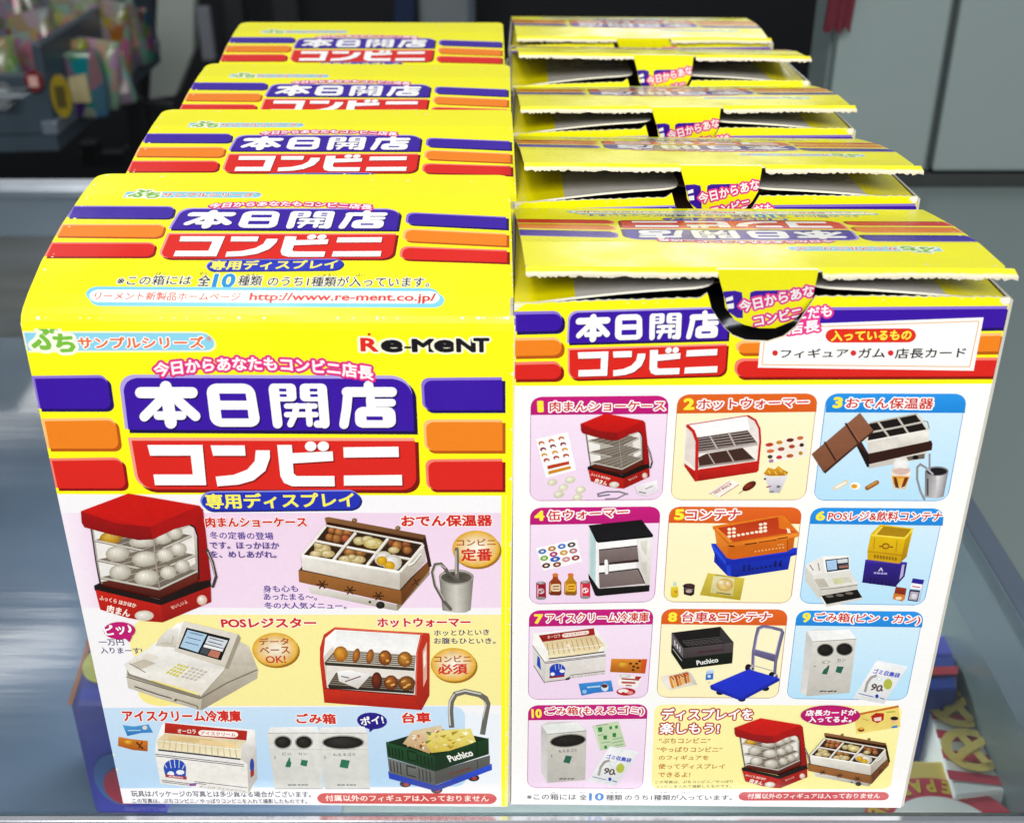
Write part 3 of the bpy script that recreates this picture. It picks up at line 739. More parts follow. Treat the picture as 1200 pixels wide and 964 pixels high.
def back_art(A, F):
    A.fr(590, 230, 3.871)
    L, R_, bx = 48, 2300, None
    V = 1161.3
    A.fr(0, 0, 1); A.pg('600 453.6 1163 451 1057 949 598 945', '#fbfaf9')
    A.fr(590, 230, 3.871)
    stripes(A, [(((50,537), (271,533), (271,620), (52,625)), PUR), (((48,655), (269,652), (269,731), (48,735)), ORA), (((48,765), (268,760), (266,838), (48,840)), RED)])
    stripes(A, [(((1062,520), (V+1130,511), (V+1108,606), (1062,626)), PUR), (((1060,668), (V+1102,632), (V+1087,714), (1058,722)), ORA), (((1055,748), (V+1086,744), (V+1062,826), (1052,830)), RED)], (1.6, 0, 0, 1.6))
    B = Art(F.unp); title(B)
    src = [F.unp(20+x/4, 375+y/4) for x, y in ((487,270), (1869,277), (574,805))]; src[2] = (src[0][0], src[2][1])
    A.paste(B.items, affine(src, [A.P(299,531), A.P(1033,512), A.P(301,840)]))
    A.fr(890, 230, 3.871)
    A.pg('10 592 1015 555 970 796 -8 782', '#fffefc')
    for p in ('28 605 995 572 952 778 10 768', ):
        n = [float(a) for a in p.split()]; pts = list(zip(n[::2], n[1::2]))
        for i in range(4): A.ln([pts[i-1], pts[i]], 4, '#e8a860')
    A.rq((298,607), (710,604), (709,668), (298,669), '#e0301e', 4); A.T('入っているもの', 324,661,684,656,44, '#fff04a', .035)
    for x in (70, 425, 594): A.el(x, 716, 13, 13, '#d82a30')
    A.T('フィギュア', 94,739,398,736,40, '#2a2226', .02); A.T('ガム', 446,738,566,736,42, '#2a2226', .02); A.T('店長カード', 612,741,930,736,44, '#2a2226', .02)
    so = ((.19, '#f04a9c'), (.14, '#e8308c'))
    A.T('今日からあなた', -80,520,265,440,58, '#ffffff', .03, so); A.T('コンビニだも', -8,592,326,548,50, '#ffffff', .03, so); A.T('店長', 130,632,270,616,52, '#ffffff', .03, so)
    A.pic = 1.3
    # 1 bun showcase
    card(A, (615, 455, 6.667), ((45,75), (1125,65), (1072,878), (37,888)), ((46,217), (1119,208)), MAG, PKB, '#b86aa8', '1', (112,190,136,189,78), '肉まんショーケース', (195,190,1093,183), 78)
    A.pg('85 405 335 350 400 645 165 708', '#ffffff')
    for i, (x, y) in enumerate(((130,437),(143,485),(153,530),(170,570),(208,420),(220,462),(236,510),(246,550),(285,400),(300,445),(313,488),(322,535))): A.el(x, y, 24, 17, ['#d8884a', '#a04a58', '#e8b04a', '#c85a3a'][i % 4]); A.el(x+4, y+8, 15, 10, '#fff')
    A.pg('175 612 345 575 348 600 180 640', '#d05a28'); A.pg('182 655 358 612 360 635 186 680', '#e0a428')
    steamer(A, 661.5, 480.2, 8.09, 7.35, False)
    A.fr(615, 455, 6.667)
    for x, y, a in ((215,742,40), (355,722,42), (300,782,40), (265,836,42), (435,800,42), (412,858,40)): A.el(x, y, a, a*.66, ('#fdfcf0', '#d8d6b8'), rot=-15)
    A.ln('800 835 740 815 640 815 570 832 575 850 660 838', 13, '#98909c', True); A.ln('800 828 720 868 630 872', 12, '#a8a0ac', True)
    A.pg('858 765 1030 722 1050 800 960 845 880 830', ('#ffffff', '#e6dee4')); A.ln('890 812 945 822', 8, '#8a8088'); A.ln('940 790 1000 765', 7, '#a89aa0')
    # 2 hot case
    card(A, (780, 455, 6.667), ((93,56), (1188,48), (1090,880), (37,880)), ((86,206), (1176,192)), OR2, CRB, '#c08a50', '2', (145,172,216,170,80), 'ホットウォーマー', (250,175,1110,155), 78)
    A.pg('155 290 175 280 640 216 690 250 735 330 742 400 715 660 230 733 145 600 140 540', '#fdf6f0')
    A.pg('160 300 185 285 640 225 650 330 480 350 255 390 235 360', '#ffffff'); A.pg('160 310 235 380 238 640 148 560', '#f0e6e0'); A.pg('640 228 700 270 730 350 712 440 660 345', '#f6efec')
    A.pg('245 392 640 335 715 435 255 500', '#6c5c58'); 
    for i in range(5): A.ln([(250, 405+20*i), (650+14*i, 350+20*i)], 7, '#b8aca8')
    for i in range(5): A.ln([(250, 415+20*i), (655+14*i, 360+20*i)], 5, '#3c2c2a')
    A.ln('345 380 405 482', 12, '#d0c6c2'); A.ln('490 352 545 462', 12, '#d0c6c2'); A.pg('255 498 718 432 718 452 258 515', '#cfc6c2')
    A.pg('255 545 320 515 600 470 700 565 262 620', '#5c4038'); A.ln('330 512 385 602', 10, '#c8bcb4'); A.ln('478 490 532 580', 10, '#c8bcb4'); A.ln('255 620 400 600 690 562', 14, '#b8aca4')
    A.pg('145 590 240 660 262 638 715 572 715 660 230 733 147 615', ('#dc3426', '#b8221a')); A.ln('165 295 215 340 245 420 240 730', 24, '#d42e28'); A.ln('640 220 700 255 732 320 738 420 716 650', 16, '#d42e28'); A.ln('160 292 640 218', 7, '#d8685c')
    A.pg('770 440 1090 370 1110 535 810 590', '#fff8ec')
    for i, (x, y, w, c) in enumerate(((810,448,32,'#d0502c'),(888,430,26,'#d8a03a'),(972,412,30,'#8c2c2c'),(1050,396,26,'#d88a50'),(818,498,30,'#e08a5a'),(902,482,28,'#b86a5a'),(985,462,24,'#c06048'),(1062,450,18,'#5a3a20'),(815,542,20,'#5a5a4a'),(886,546,24,'#d04a58'),(970,535,28,'#c8783a'),(1054,514,16,'#c8a430'),(824,575,20,'#c8a0b8'))): A.el(x, y, w, 15, c, rot=-6)
    A.pg('765 672 800 625 850 640 880 612 915 640 958 662 940 690 790 692', ('#f0c040', '#c8902a')); 
    for x, y in ((800,650),(850,655),(890,640),(925,665)): A.ln([(x, y), (x+18, y+26)], 9, '#f8d870')
    A.pg('770 685 855 698 955 685 890 825 815 820', ('#f6f4f8', '#cfcad6')); A.ln('785 780 825 770', 9, '#b06078'); A.el(880, 775, 16, 10, '#8a8898'); A.el(775, 715, 10, 8, '#666'); A.el(828, 815, 22, 9, '#a8a8b0')
    A.pg('330 820 500 718 580 748 425 858', '#fffaf4'); A.ln('345 830 505 728', 5, '#c87a68'); A.ln('425 850 572 755', 5, '#c87a68'); A.T('HOT SNACK', 385,832,520,755,18, '#a83a30', .03)
    A.ln('570 828 620 792', 6, '#c8a878'); A.el(652, 768, 60, 28, ('#a84a2c', '#60200f'), rot=-32)
    # 3 oden warmer
    card(A, (945, 455, 6), ((140,43), (1128,46), (990,800), (46,795)), ((133,177), (1112,181)), BLU, BLB, '#4a94d8', '3', (188,142,242,142,68), 'おでん保温器', (275,148,882,152), 74)
    A.pg('440 535 600 500 850 440 830 500 440 570', '#e8e4dc'); A.pg('700 490 830 465 828 500 715 515', '#8a8078'); A.el(765, 492, 22, 16, '#1c1816'); A.pg('435 520 620 505 610 540 440 570', '#d8d4cc')
    A.pg('350 410 385 380 435 465 868 372 885 395 880 440 440 540 425 560', ('#5a3228', '#4a2820')); A.pg('350 410 435 470 440 560 425 560', '#2c1714'); A.pg('436 470 880 375 880 440 440 535', '#4c2a22')
    A.pg('405 370 450 250 780 182 860 300 860 375 435 465 435 400', '#f2eee8'); A.pg('430 385 860 305 860 378 440 465', ('#fbf8f2', '#c9c2b6')); A.pg('430 385 640 345 640 420 440 462', '#e8e4dc')
    A.pg('440 255 765 190 845 295 430 375', '#2a2220')
    A.ln('500 240 580 350', 14, '#d8d2ca'); A.ln('640 212 715 322', 14, '#d8d2ca'); A.ln('440 318 660 275 805 245', 13, '#d8d2ca'); A.ln('425 380 640 340 850 300', 12, '#fbf8f2'); A.ln('445 250 775 185', 9, '#cfc8be'); A.ln('775 185 850 298', 12, '#e8e2da'); A.ln('820 235 850 240 862 290', 7, '#b8b0a8')
    A.pg('375 178 468 300 122 600 35 468', ('#a87a60', '#8f6248')); A.pg('468 300 470 312 130 604 122 590', '#5c3428'); A.ln('272 250 362 390', 14, '#5a3428'); A.ln('125 382 205 515', 12, '#5a3428'); A.ln('285 250 372 385', 5, '#b8886c')
    A.pg('590 590 735 590 695 718 610 712', ('#fbf4ea', '#e8d8c0')); A.pg('598 622 725 625 700 690 612 685', '#eeb04a'); A.pg('612 630 630 632 650 710 622 700', '#7a4a28'); A.pg('690 632 718 634 690 695 665 705', '#8a4a28'); A.pg('640 640 682 640 665 700 650 700', '#f4cc70')
    A.el(664, 582, 66, 32, ('#fffaf4', '#e4d6cc')); A.el(662, 540, 55, 40, ('#ffffff', '#f2f2ee')); A.el(664, 588, 55, 22, '#e2c8c0')
    A.pg('832 590 915 600 910 782 830 770', ('#8c8a8c', '#e2e0e2', 'h')); A.pg('915 600 998 585 962 768 910 782', ('#f4f2f4', '#9c9a9e', 'h')); A.ln('850 640 850 760', 14, '#6c6a6c'); A.el(915, 588, 82, 34, ('#d8d6da', '#908e92')); A.el(915, 590, 72, 27, '#2c2c34')
    A.ln('864 470 864 580', 13, '#a8a8b0', True); A.ln('835 560 890 612', 12, '#c8c8ce'); A.ln('840 565 800 540 778 560 776 640 800 730 828 785', 15, '#a8a6aa', True)
    A.ln('200 708 280 665', 30, '#f0e2c4', True); A.ln('205 704 275 668', 12, '#fffaf0', True); A.el(342, 692, 36, 26, '#fffdf4'); A.el(335, 695, 22, 15, '#ecb42c'); A.ln('425 708 495 668', 32, '#b8803a', True); A.ln('430 700 490 666', 9, '#e0b070', True)
    # 4 can warmer
    card(A, (610, 590, 6.667), ((75,39), (1095,29), (1046,775), (67,793)), ((73,173), (1086,159)), MAG, PKB, '#b070a8', '4', (115,137,180,136,70), '缶ウォーマー', (220,140,842,106), 76)
    A.pg('120 355 440 285 480 460 180 532', '#ffffff')
    for i, (x, y, c) in enumerate(((170,380,'#5a86c8'),(245,358,'#c8923a'),(322,340,'#4a8ad8'),(398,328,'#5a5a68'),(185,433,'#8ac04a'),(258,402,'#c03a8a'),(338,390,'#d8b04a'),(412,376,'#c88a98'),(270,440,'#3a78d0'),(356,442,'#e0a0a8'),(430,430,'#a83a44'),(200,490,'#6a3a1c'),(285,482,'#a04a20'))): A.el(x, y, 32 if i != 8 else 40, 20, c, rot=-10); A.el(x, y, 14, 8, '#f4ece4', rot=-10)
    A.pg('535 175 610 300 610 725 590 725 530 570', ('#dfe4e4', '#eef2f0')); A.pg('545 200 585 280 585 640 545 560', '#c8e0e2')
    A.pg('610 300 1030 255 1005 660 605 720', '#efe9ea'); A.pg('612 305 910 280 905 350 612 370', '#ffffff'); A.pg('612 490 905 455 905 520 612 545', '#ffffff')
    A.pg('612 370 925 333 990 445 615 488', ('#9c8e8c', '#7c6e6c')); A.pg('614 475 992 432 992 455 618 490', '#4c3a38'); A.ln('612 368 925 334', 9, '#4c4242')
    A.pg('612 555 918 515 975 630 618 665', ('#9c8e8c', '#8a7c7a')); A.ln('612 550 918 514', 10, '#4c4242'); A.ln('918 514 975 635', 10, '#4c4242')
    A.pg('912 275 1030 262 1005 660 978 640 930 520 912 340', ('#f4f2ee', '#d8d4ce')); A.pg('935 300 990 290 985 420 940 350', '#e2e0d8'); A.pg('940 465 990 460 985 600 942 520', '#dad6ce')
    A.pg('590 300 612 300 608 700 586 640', '#fbfbfb'); A.ln('668 455 672 545', 26, '#fbfbf8', True); A.ln('685 465 688 540', 5, '#b8b0ae')
    A.pg('530 175 945 132 1035 250 1032 268 605 312 590 300', '#15121a'); A.pg('536 176 944 136 1030 250 606 298', ('#1c1820', '#24202a')); A.pg('530 552 610 668 1008 640 1005 690 600 728 582 720 532 590', '#1a1418'); A.ln('612 672 1006 644', 5, '#4c4448')
    for x, c, d in ((160, '#b02a44', '#d8d0d4'), (505, '#d83a50', '#f4e8ea')):
        y = 0 if x == 160 else -8
        A.pg([(x-38, 625+y), (x+38, 625+y), (x+40, 742+y), (x-38, 742+y)], (c, d, 'h') if False else c); A.el(x, 745+y, 38, 12, '#a8a4a8'); A.el(x, 625+y, 34, 12, ('#d8d6d8', '#8a888c')); A.el(x, 690+y, 26, 22, d); A.ln([(x-26, 640+y), (x-26, 735+y)], 8, '#f0c0c8')
        A.el(x-8, 695+y, 9, 9, c); A.el(x+12, 685+y, 7, 7, c)
    for x, c, e in ((270, '#b85a24', '#8a3c14'), (390, '#d8a020', '#a87414')):
        A.pg([(x-18, 575), (x+22, 575), (x+24, 592), (x+48, 620), (x+50, 712), (x+35, 724), (x-35, 722), (x-50, 708), (x-48, 622), (x-20, 592)], (c, e)); A.rq((x-22,550), (x+24,550), (x+24,578), (x-20,578), '#d8702c', .4); A.rq((x-32,635), (x+42,632), (x+42,692), (x-32,692), ('#e8cfa8' if x == 270 else '#e8b830'), .5); A.ln([(x-20, 655), (x+32, 650)], 8, '#8a4a20' if x == 270 else '#c04a1c'); A.ln([(x-20, 675), (x+32, 672)], 7, '#b86a30'); A.ln([(x-38, 625), (x-38, 700)], 6, '#f0c890')
    # 5 crates
    card(A, (775, 590, 6.667), ((62,30), (1102,36), (1010,785), (14,775)), ((56,158), (1086,166)), OR2, CRB, '#b87850', '5', (106,130,170,130,74), 'コンテナ', (195,133,612,130), 76)
    A.pg('390 318 1060 352 1058 405 1010 420 990 520 540 588 505 560 410 460 415 400 390 335', ('#2450dc', '#1836a8')); A.pg('500 462 1058 385 1056 408 505 490', '#1c3cc0'); A.pg('395 320 500 450 505 490 392 345', '#3a66e8')
    for i in range(2):
        for j in range(3): A.el(645+40*i, 492+18*j, 11, 8, '#0c1c70'); A.el(890+40*i, 462+16*j, 11, 8, '#0c1c70')
    for i in range(7): A.el(712+35*i, 518-5.6*i, 11, 8, '#0c1c70')
    A.pg('505 490 540 485 545 585 515 570', '#2e58e0'); A.ln('420 400 440 470', 8, '#122a90')
    A.pg('400 182 920 98 960 105 1078 240 1075 262 985 290 985 380 560 442 510 430 430 330 428 230 400 200', ('#f09830', '#d87818'))
    A.pg('440 195 910 112 1050 225 560 305 520 300', ('#c84c1c', '#d8602a')); A.pg('910 112 940 112 1050 222 920 200', '#e88a2c'); A.pg('440 198 560 305 530 312 420 205', '#f0a040')
    for i in range(2):
        for j in range(3): A.el(530+36*i, 206-3*i+28*j, 15, 11, '#fff4e0'); A.el(775+34*i, 170-6*i+28*j, 15, 11, '#fff4e0')
    for i in range(7): A.el(602+35*i, 252-6*i, 14, 10, '#fff4e0')
    A.pg('975 195 1000 205 1010 235 985 235', '#fff0d8'); A.pg('415 215 515 320 520 430 432 325', ('#f8a848', '#e08424')); A.pg('515 320 1070 235 1075 262 520 350', ('#f8a848', '#e48a28')); A.ln('650 325 745 312', 9, '#6c3410'); A.ln('760 308 900 288', 7, '#8a4414'); A.ln('905 282 985 268', 8, '#6c3410'); A.ln('525 335 570 340', 12, '#6c3410')
    for i in range(9): A.el(735+27*i, 380-4*i, 7, 6, '#f8c890')
    for i in range(3): A.el(910+18*i, 328-2*i, 6, 5, '#f8c890')
    A.pg('985 285 1040 268 1030 350 985 375', '#d87c1e'); A.ln('985 290 985 378', 7, '#b86010')
    A.pg('362 548 650 590 615 760 300 720', ('#e8d868', '#c8b43c')); A.pg('405 570 570 590 560 730 380 700', ('#f0ecc8', '#d4c888')); A.el(495, 640, 65, 50, ('#fff4c0', '#d8b048')); A.el(470, 625, 34, 26, ('#fffbe8', '#e8cc80')); A.el(520, 632, 30, 30, ('#fff8d8', '#dcb860')); A.ln('430 700 540 715', 8, '#8a7a40'); A.ln('420 560 500 570', 6, '#a89840')
    A.pg('75 655 130 655 134 725 120 740 85 740 72 722', ('#f4e050', '#d8bc20')); A.pg('92 615 118 618 120 650 88 650', '#d8ead0'); A.el(112, 695, 14, 12, '#e8a030')
    A.pg('172 640 262 640 255 715 230 728 175 715', ('#4a2c2c', '#2c1618')); A.el(215, 645, 44, 16, '#5c3c40'); A.el(215, 690, 26, 14, '#c8b4b0'); A.ln('165 648 200 652', 8, '#2c1618'); A.ln('180 670 250 675', 5, '#a89898')
    # 6 till and drink crates
    card(A, (930, 590, 6.316), ((130,36), (1114,43), (962,760), (38,745)), ((121,157), (1102,170)), BLU, BLB, '#5a9cd8', '6', (165,128,222,129,62), 'POSレジ&飲料コンテナ', (252,132,1090,135), 68)
    A.pg('90 460 215 395 410 388 415 500 475 600 465 655 185 705 80 570', ('#fbfbf8', '#d8d4cc')); A.pg('85 465 140 540 190 690 180 705 82 570', '#e6e4de'); A.pg('100 455 215 400 235 520 140 530', '#f4f2ee'); A.ln('118 460 145 500', 7, '#8a8880'); A.ln('180 445 190 500', 8, '#a8a69e')
    A.pg('215 405 410 392 412 495 235 520', '#fdfdfb'); A.pg('232 422 405 404 408 490 245 512', '#2a2c34'); A.pg('240 430 315 420 320 492 250 500', '#bcd8f2'); A.pg('322 420 396 412 400 440 325 448', '#e4e8ec'); A.pg('326 456 400 446 402 478 330 486', '#5c6068'); A.pg('335 468 400 460 402 478 336 484', '#b88878')
    A.pg('142 560 430 525 475 600 190 640', '#eeece6'); A.pg('150 565 225 558 260 620 190 632', '#cfcac0'); A.pg('280 558 410 545 440 590 300 605', '#e8e8dc'); quadgrid(A, ((285,560), (350,553), (372,592), (305,600)), 5, 4, '#e0dc90'); quadgrid(A, ((355,553), (410,547), (436,586), (378,592)), 4, 4, '#d8d4cc')
    A.ln('190 642 330 628 472 606', 6, '#a8a49a'); A.pg('190 690 470 640 510 705 240 765', '#1c1816'); A.pg('190 690 240 768 242 750 205 690', '#f4f2ee'); A.pg('240 750 508 698 510 712 240 768', '#e8e4de')
    for x, y in ((265,690), (340,682), (410,668)): A.el(x, y, 30, 10, '#8a8078')
    A.pg('530 420 840 440 820 545 750 622 505 590', ('#443098', '#2c1c74')); A.pg('530 420 800 445 760 620 505 590', ('#4a34a4', '#32207c')); A.ln('530 432 835 452', 14, '#5a44b4'); A.pg('800 460 820 455 808 540 780 570', '#c8c0e0')
    for i in range(6): A.ln([(570+28*i, 550+3*i), (566+28*i, 600+3*i)], 6, '#1c1058')
    A.T('A', 625,505,660,505,26, '#d8d4ec', .02); A.ln('592 518 690 524', 14, '#b8b0dc'); A.ln('610 515 612 525', 5, '#4a34a4'); A.ln('640 515 642 525', 5, '#4a34a4'); A.ln('665 515 667 525', 5, '#4a34a4')
    A.pg('640 160 885 190 850 330 835 400 780 450 545 420 545 355 570 230', ('#f6d820', '#d8b010')); A.pg('650 172 865 195 830 258 590 235', '#c09c18'); A.pg('650 172 660 178 610 236 590 235', '#f8e468'); A.ln('572 238 820 262 880 200', 13, '#fbe860'); A.pg('825 270 870 215 835 395 790 440', ('#d8b818', '#b8940c')); A.ln('556 360 800 388 845 330', 9, '#c8a010')
    for i in range(8): A.el(600+22*i, 395+3*i, 8, 14, '#a88408')
    A.ln('598 262 590 345', 6, '#c8a010'); A.ln('765 275 755 365', 6, '#c8a010'); A.el(680, 320, 28, 22, '#8a5a14'); A.el(680, 320, 20, 15, '#e0b818'); A.ln('632 322 650 322', 9, '#8a5a14'); A.ln('712 325 732 328', 9, '#8a5a14')
    A.pg('755 620 835 632 820 712 800 728 732 712', ('#a84a30', '#8a3018')); A.pg('740 668 830 682 810 726 732 712', '#e0984a'); A.el(775, 705, 24, 12, '#f8e8c8')
    A.pg('880 558 965 570 955 605 870 592', '#3c34a8'); A.pg('872 592 952 605 945 640 862 630', '#fbfafc'); A.ln('875 618 935 626', 9, '#d88a98'); A.pg('858 640 935 648 915 732 842 722', '#4a4468'); A.pg('866 655 925 662 910 722 850 714', '#c8c4d0'); A.el(890, 690, 20, 20, '#e8e4ec'); A.pg('952 605 968 570 948 650 935 728 920 730', '#d4d0e0')
    # 7 ice cream freezer
    card(A, (610, 708, 7.06), ((70,56), (1103,43), (1050,780), (62,795)), ((70,191), (1090,171)), MAG, PKB, '#a86ab0', '7', (118,162,180,162,70), 'アイスクリーム冷凍庫', (212,160,1058,148), 76)
    A.pg('100 238 150 240 612 200 715 330 700 575 200 655 105 505', ('#ffffff', '#eae6e4')); A.pg('148 262 608 202 616 258 172 318', ('#b83428', '#a42c20')); A.T('オーロラ', 225,292,330,276,26, '#f0c8bc', .02); A.rq((342,248), (568,220), (566,252), (345,282), '#f8e4d8', 1.4); A.T('アイスクリーム', 358,272,552,246,20, '#a03a30', .02)
    A.pg('175 318 618 258 700 345 690 395 232 455 205 380', ('#e0cba4', '#f6eccc'))
    for i in range(11): A.ln([(220+40*i, 330-5.5*i), (236+42*i, 425-6*i)], 7, '#c8ac80')
    A.pg('380 335 400 332 440 410 425 418', '#fbf4e0'); A.ln('205 392 400 368 690 338', 5, '#fdf8ea'); A.ln('232 455 460 428 692 396', 9, '#3c3838'); A.pg('660 360 695 345 692 392 640 398', '#fffef0')
    A.pg('100 240 150 262 230 400 230 460 205 490 100 345', '#fbfaf6'); A.pg('100 345 205 490 200 655 110 510', ('#efece8', '#dad6d0')); A.pg('205 490 700 425 700 575 202 655', ('#f4f0ec', '#e4dfda'))
    for p in ('205 492 705 430', '206 480 704 420', '205 645 375 625', '410 590 698 555', '100 345 205 490', '108 508 200 655'): A.ln(p, 6, '#8a7a88')
    A.T('オーロラ アイスクリーム', 425,612,695,580,14, '#7a6a78', .01); A.pg('370 618 415 598 405 625 375 632', '#5a4060')
    A.el(305, 545, 66, 52, '#2c56c4'); A.pg('240 560 368 545 362 600 242 612', '#2c56c4')
    for p in ('285 500 290 545', '315 498 318 540', '340 505 335 545'): A.ln(p, 4, '#dfe6f6')
    A.el(265, 580, 18, 14, '#f4f4f8'); A.el(345, 555, 22, 14, '#f4f4f8'); A.pg('238 600 362 585 362 602 240 615', '#a03038'); A.pg('140 425 160 450 170 550 135 505', '#3c62c8')
    A.pg('750 455 1048 458 1030 578 740 565', ('#e8a040', '#c47818')); A.el(850, 505, 50, 28, ('#f4c858', '#d08a24')); A.pg('1000 460 1048 458 1030 578 995 572', '#d86a2c')
    for x, y in ((985,475), (960,495), (935,520), (970,530), (930,548), (910,495)): A.el(x, y, 13, 9, '#5c3410')
    A.pg('480 660 750 632 768 722 620 735 505 758', ('#5aaae8', '#3a88d0')); A.el(697, 690, 30, 32, '#e8eef4'); A.el(695, 678, 26, 16, '#7a3a30'); A.ln('550 690 660 680', 12, '#c8e4f8'); A.el(528, 725, 20, 16, '#a8d4f4')
    A.pg('808 590 1005 600 965 700 805 672', '#f8f4f0'); A.el(865, 598, 50, 16, ('#ffffff', '#dcd4d0')); A.ln('835 620 980 630', 12, '#b84848'); A.ln('835 650 950 655', 16, '#c86058'); A.ln('870 675 920 678', 9, '#b85a50'); A.pg('950 600 1002 602 985 625 945 620', '#c03a38')
    A.el(872, 728, 80, 32, '#c42c34'); A.el(850, 722, 45, 17, '#fbf4f0'); A.el(905, 735, 26, 14, '#e8a8a4'); A.el(850, 735, 14, 6, '#c42c34')
    # 8 trolley
    card(A, (765, 708, 7.06), ((74,43), (1119,49), (1035,784), (30,775)), ((70,170), (1106,182)), OR2, CRB, '#b08050', '8', (130,146,192,146,70), '台車&コンテナ', (240,150,972,148), 78)
    A.pg('155 240 560 190 668 320 655 490 245 540 152 400', ('#5c5458', '#141414')); A.pg('175 245 555 200 650 320 250 365', '#1e1a1c'); A.pg('230 310 545 275 600 325 320 355', '#3c3838')
    for i in range(9): A.ln([(250+34*i, 318-4*i), (300+34*i, 352-4*i)], 4, '#6c6868')
    for i in range(4): A.ln([(240+12*i, 306+12*i), (560+10*i, 272+12*i)], 4, '#6c6868')
    A.pg('170 240 555 192 555 262 230 300', '#242022'); A.pg('555 195 650 318 590 325 555 262', '#4c464a'); A.pg('155 240 250 365 248 445 155 330', '#847c80'); A.ln('200 330 205 370', 9, '#e8e4e4'); A.ln('180 300 182 345', 8, '#e8e4e4'); A.ln('222 350 224 398', 8, '#d8d4d4')
    A.pg('250 365 665 318 662 400 248 450', ('#6a6064', '#544a4e')); A.ln('370 402 480 388 570 378', 14, '#5c4046'); A.pg('248 450 662 402 655 490 245 540', ('#1c2a1c', '#101810')); A.pg('152 345 248 452 245 540 152 402', '#0e1610'); A.ln('165 370 240 470', 7, '#b8bcb0')
    A.T('Puchico', 365,505,540,478,36, '#eef0ea', .03); A.ln('580 330 575 400', 6, '#4a4044')
    A.pg('60 605 290 555 370 668 140 715', '#f0ead8')
    for i in range(7): A.ln([(140+24*i, 610-6*i), (165+22*i, 690-8*i)], 20, ['#e8a040', '#f4c878', '#c87428'][i % 3], True)
    for i in range(6): A.ln([(150+24*i, 600-6*i), (170+26*i, 625-8*i)], 10, '#c0502a', True)
    A.pg('60 605 130 590 150 700 110 700', '#f6f0e8'); A.pg('290 560 320 575 368 668 320 660', '#e0dad0')
    A.pg('440 565 460 545 505 545 498 625 435 632', ('#dfeefa', '#5a9ae0')); A.pg('440 585 500 575 498 625 435 632', '#4a88d8'); A.el(465, 600, 14, 12, '#d8ecf8'); A.ln('455 652 472 652', 5, '#888')
    A.ln('825 540 830 400 855 265 870 205 910 188 990 200 1062 218 1074 240 1050 330 1015 480 1005 600', 26, '#8884a4'); A.ln('838 500 842 400 866 270 885 212 915 200 990 210', 8, '#c8c4dc'); A.ln('1058 235 1030 340 1000 470', 7, '#c8c4dc')
    A.pg('845 375 1015 420 1003 480 832 425', ('#8a84ac', '#6c668c')); A.ln('850 378 1015 421', 6, '#b8b4d0'); A.ln('810 505 990 555', 9, '#c8c4c8')
    for x, y in ((790, 530), (985, 595)): A.el(x, y, 28, 32, '#1c1828'); A.el(x+30, y+4, 20, 22, ('#f4f0f4', '#8a8694')); A.el(x+34, y+6, 8, 9, '#504a58')
    for x, y in ((555, 735), (930, 702), (735, 790)): A.el(x, y, 32, 20, '#241a2a')
    A.pg('472 675 790 540 1045 615 1045 635 770 782 715 795 480 705', '#2438b8'); A.pg('475 672 790 538 1043 612 725 775', ('#3048d8', '#2a44d4'))
    # 9 and 10 bins
    card(A, (920, 708, 6.667), ((92,53), (1084,62), (946,755), (8,743)), ((80,171), (1068,186)), BLU, BLB, '#5a98d8', '9', (135,142,188,142,66), 'ごみ箱(ビン・カン)', (222,148,1045,168), 78)
    A.pg('165 215 250 200 500 205 555 270 500 695 165 722 120 690', ('#e4e4e2', '#d8d6d2')); A.pg('165 218 215 295 165 720 118 690', ('#d8d8d6', '#e6e4e0')); A.pg('168 212 500 202 555 275 215 297', '#fbfbfb'); A.pg('215 297 555 275 502 695 165 722', ('#e6e4de', '#cfccc6')); A.ln('215 297 555 275', 5, '#a8a6a0')
    for x, y in ((313, 362), (462, 355)): A.el(x, y, 68, 52, '#a4a29c'); A.el(x, y, 60, 45, ('#3a3632', '#121010'))
    A.T('ビン', 292,468,355,462,26, '#4a4a48', .01); A.T('カン', 405,455,470,450,26, '#4a4a48', .01); A.pg('285 548 300 515 325 495 335 478 345 482 340 510 325 552', '#3a7c68'); A.pg('405 488 458 492 435 545 392 532', '#3a7c68')
    for x0, x1 in ((268,300),(305,322),(330,372),(378,400)): A.ln([(x0, 686), (x1, 680)], 10, '#6a6864')
    A.ln('222 490 240 488', 8, '#a8a6a0'); bag(A, 0, 0)
    card(A, (605, 820, 7.06), ((98,49), (1089,39), (1045,738), (90,731)), ((96,173), (1080,160)), MAG, PKB, '#b060a0', '10', (132,150,208,148,66), 'ごみ箱(もえるゴミ)', (242,138,1052,132), 74)
    A.pg('205 215 265 185 500 185 580 250 570 665 255 690 205 600', ('#e2e0de', '#d4d0cc')); A.pg('205 215 262 285 255 690 205 600', ('#d4d2d0', '#e8e4e4')); A.pg('205 213 500 186 582 255 262 287', '#f4f6f4'); A.pg('262 287 582 258 570 665 255 690', ('#dfddd6', '#c9c6c0')); A.ln('262 287 582 258', 5, '#9a9894')
    A.el(427, 340, 152, 56, '#a4a29c', rot=-5); A.el(427, 340, 143, 48, ('#3c3834', '#141210'), rot=-5); A.T('もえるゴミ', 352,440,502,430,26, '#4c4a46', .01); A.pg('410 462 462 470 440 530 388 518', '#3a7c68'); A.ln('292 455 294 478', 6, '#888680')
    for x0, x1 in ((355,385),(390,415),(425,445),(452,478)): A.ln([(x0, 658), (x1, 652)], 10, '#6a6864')
    A.pg('630 218 845 178 908 388 692 425', '#d4e4c4')
    for x, y, a in ((693,250,18), (780,235,12), (828,228,12), (735,315,16), (738,395,12), (810,295,16)): A.pg([(x-a, y-a), (x+a, y-a*1.2), (x+a*.9, y+a), (x-a*.8, y+a)], '#4a9a58')
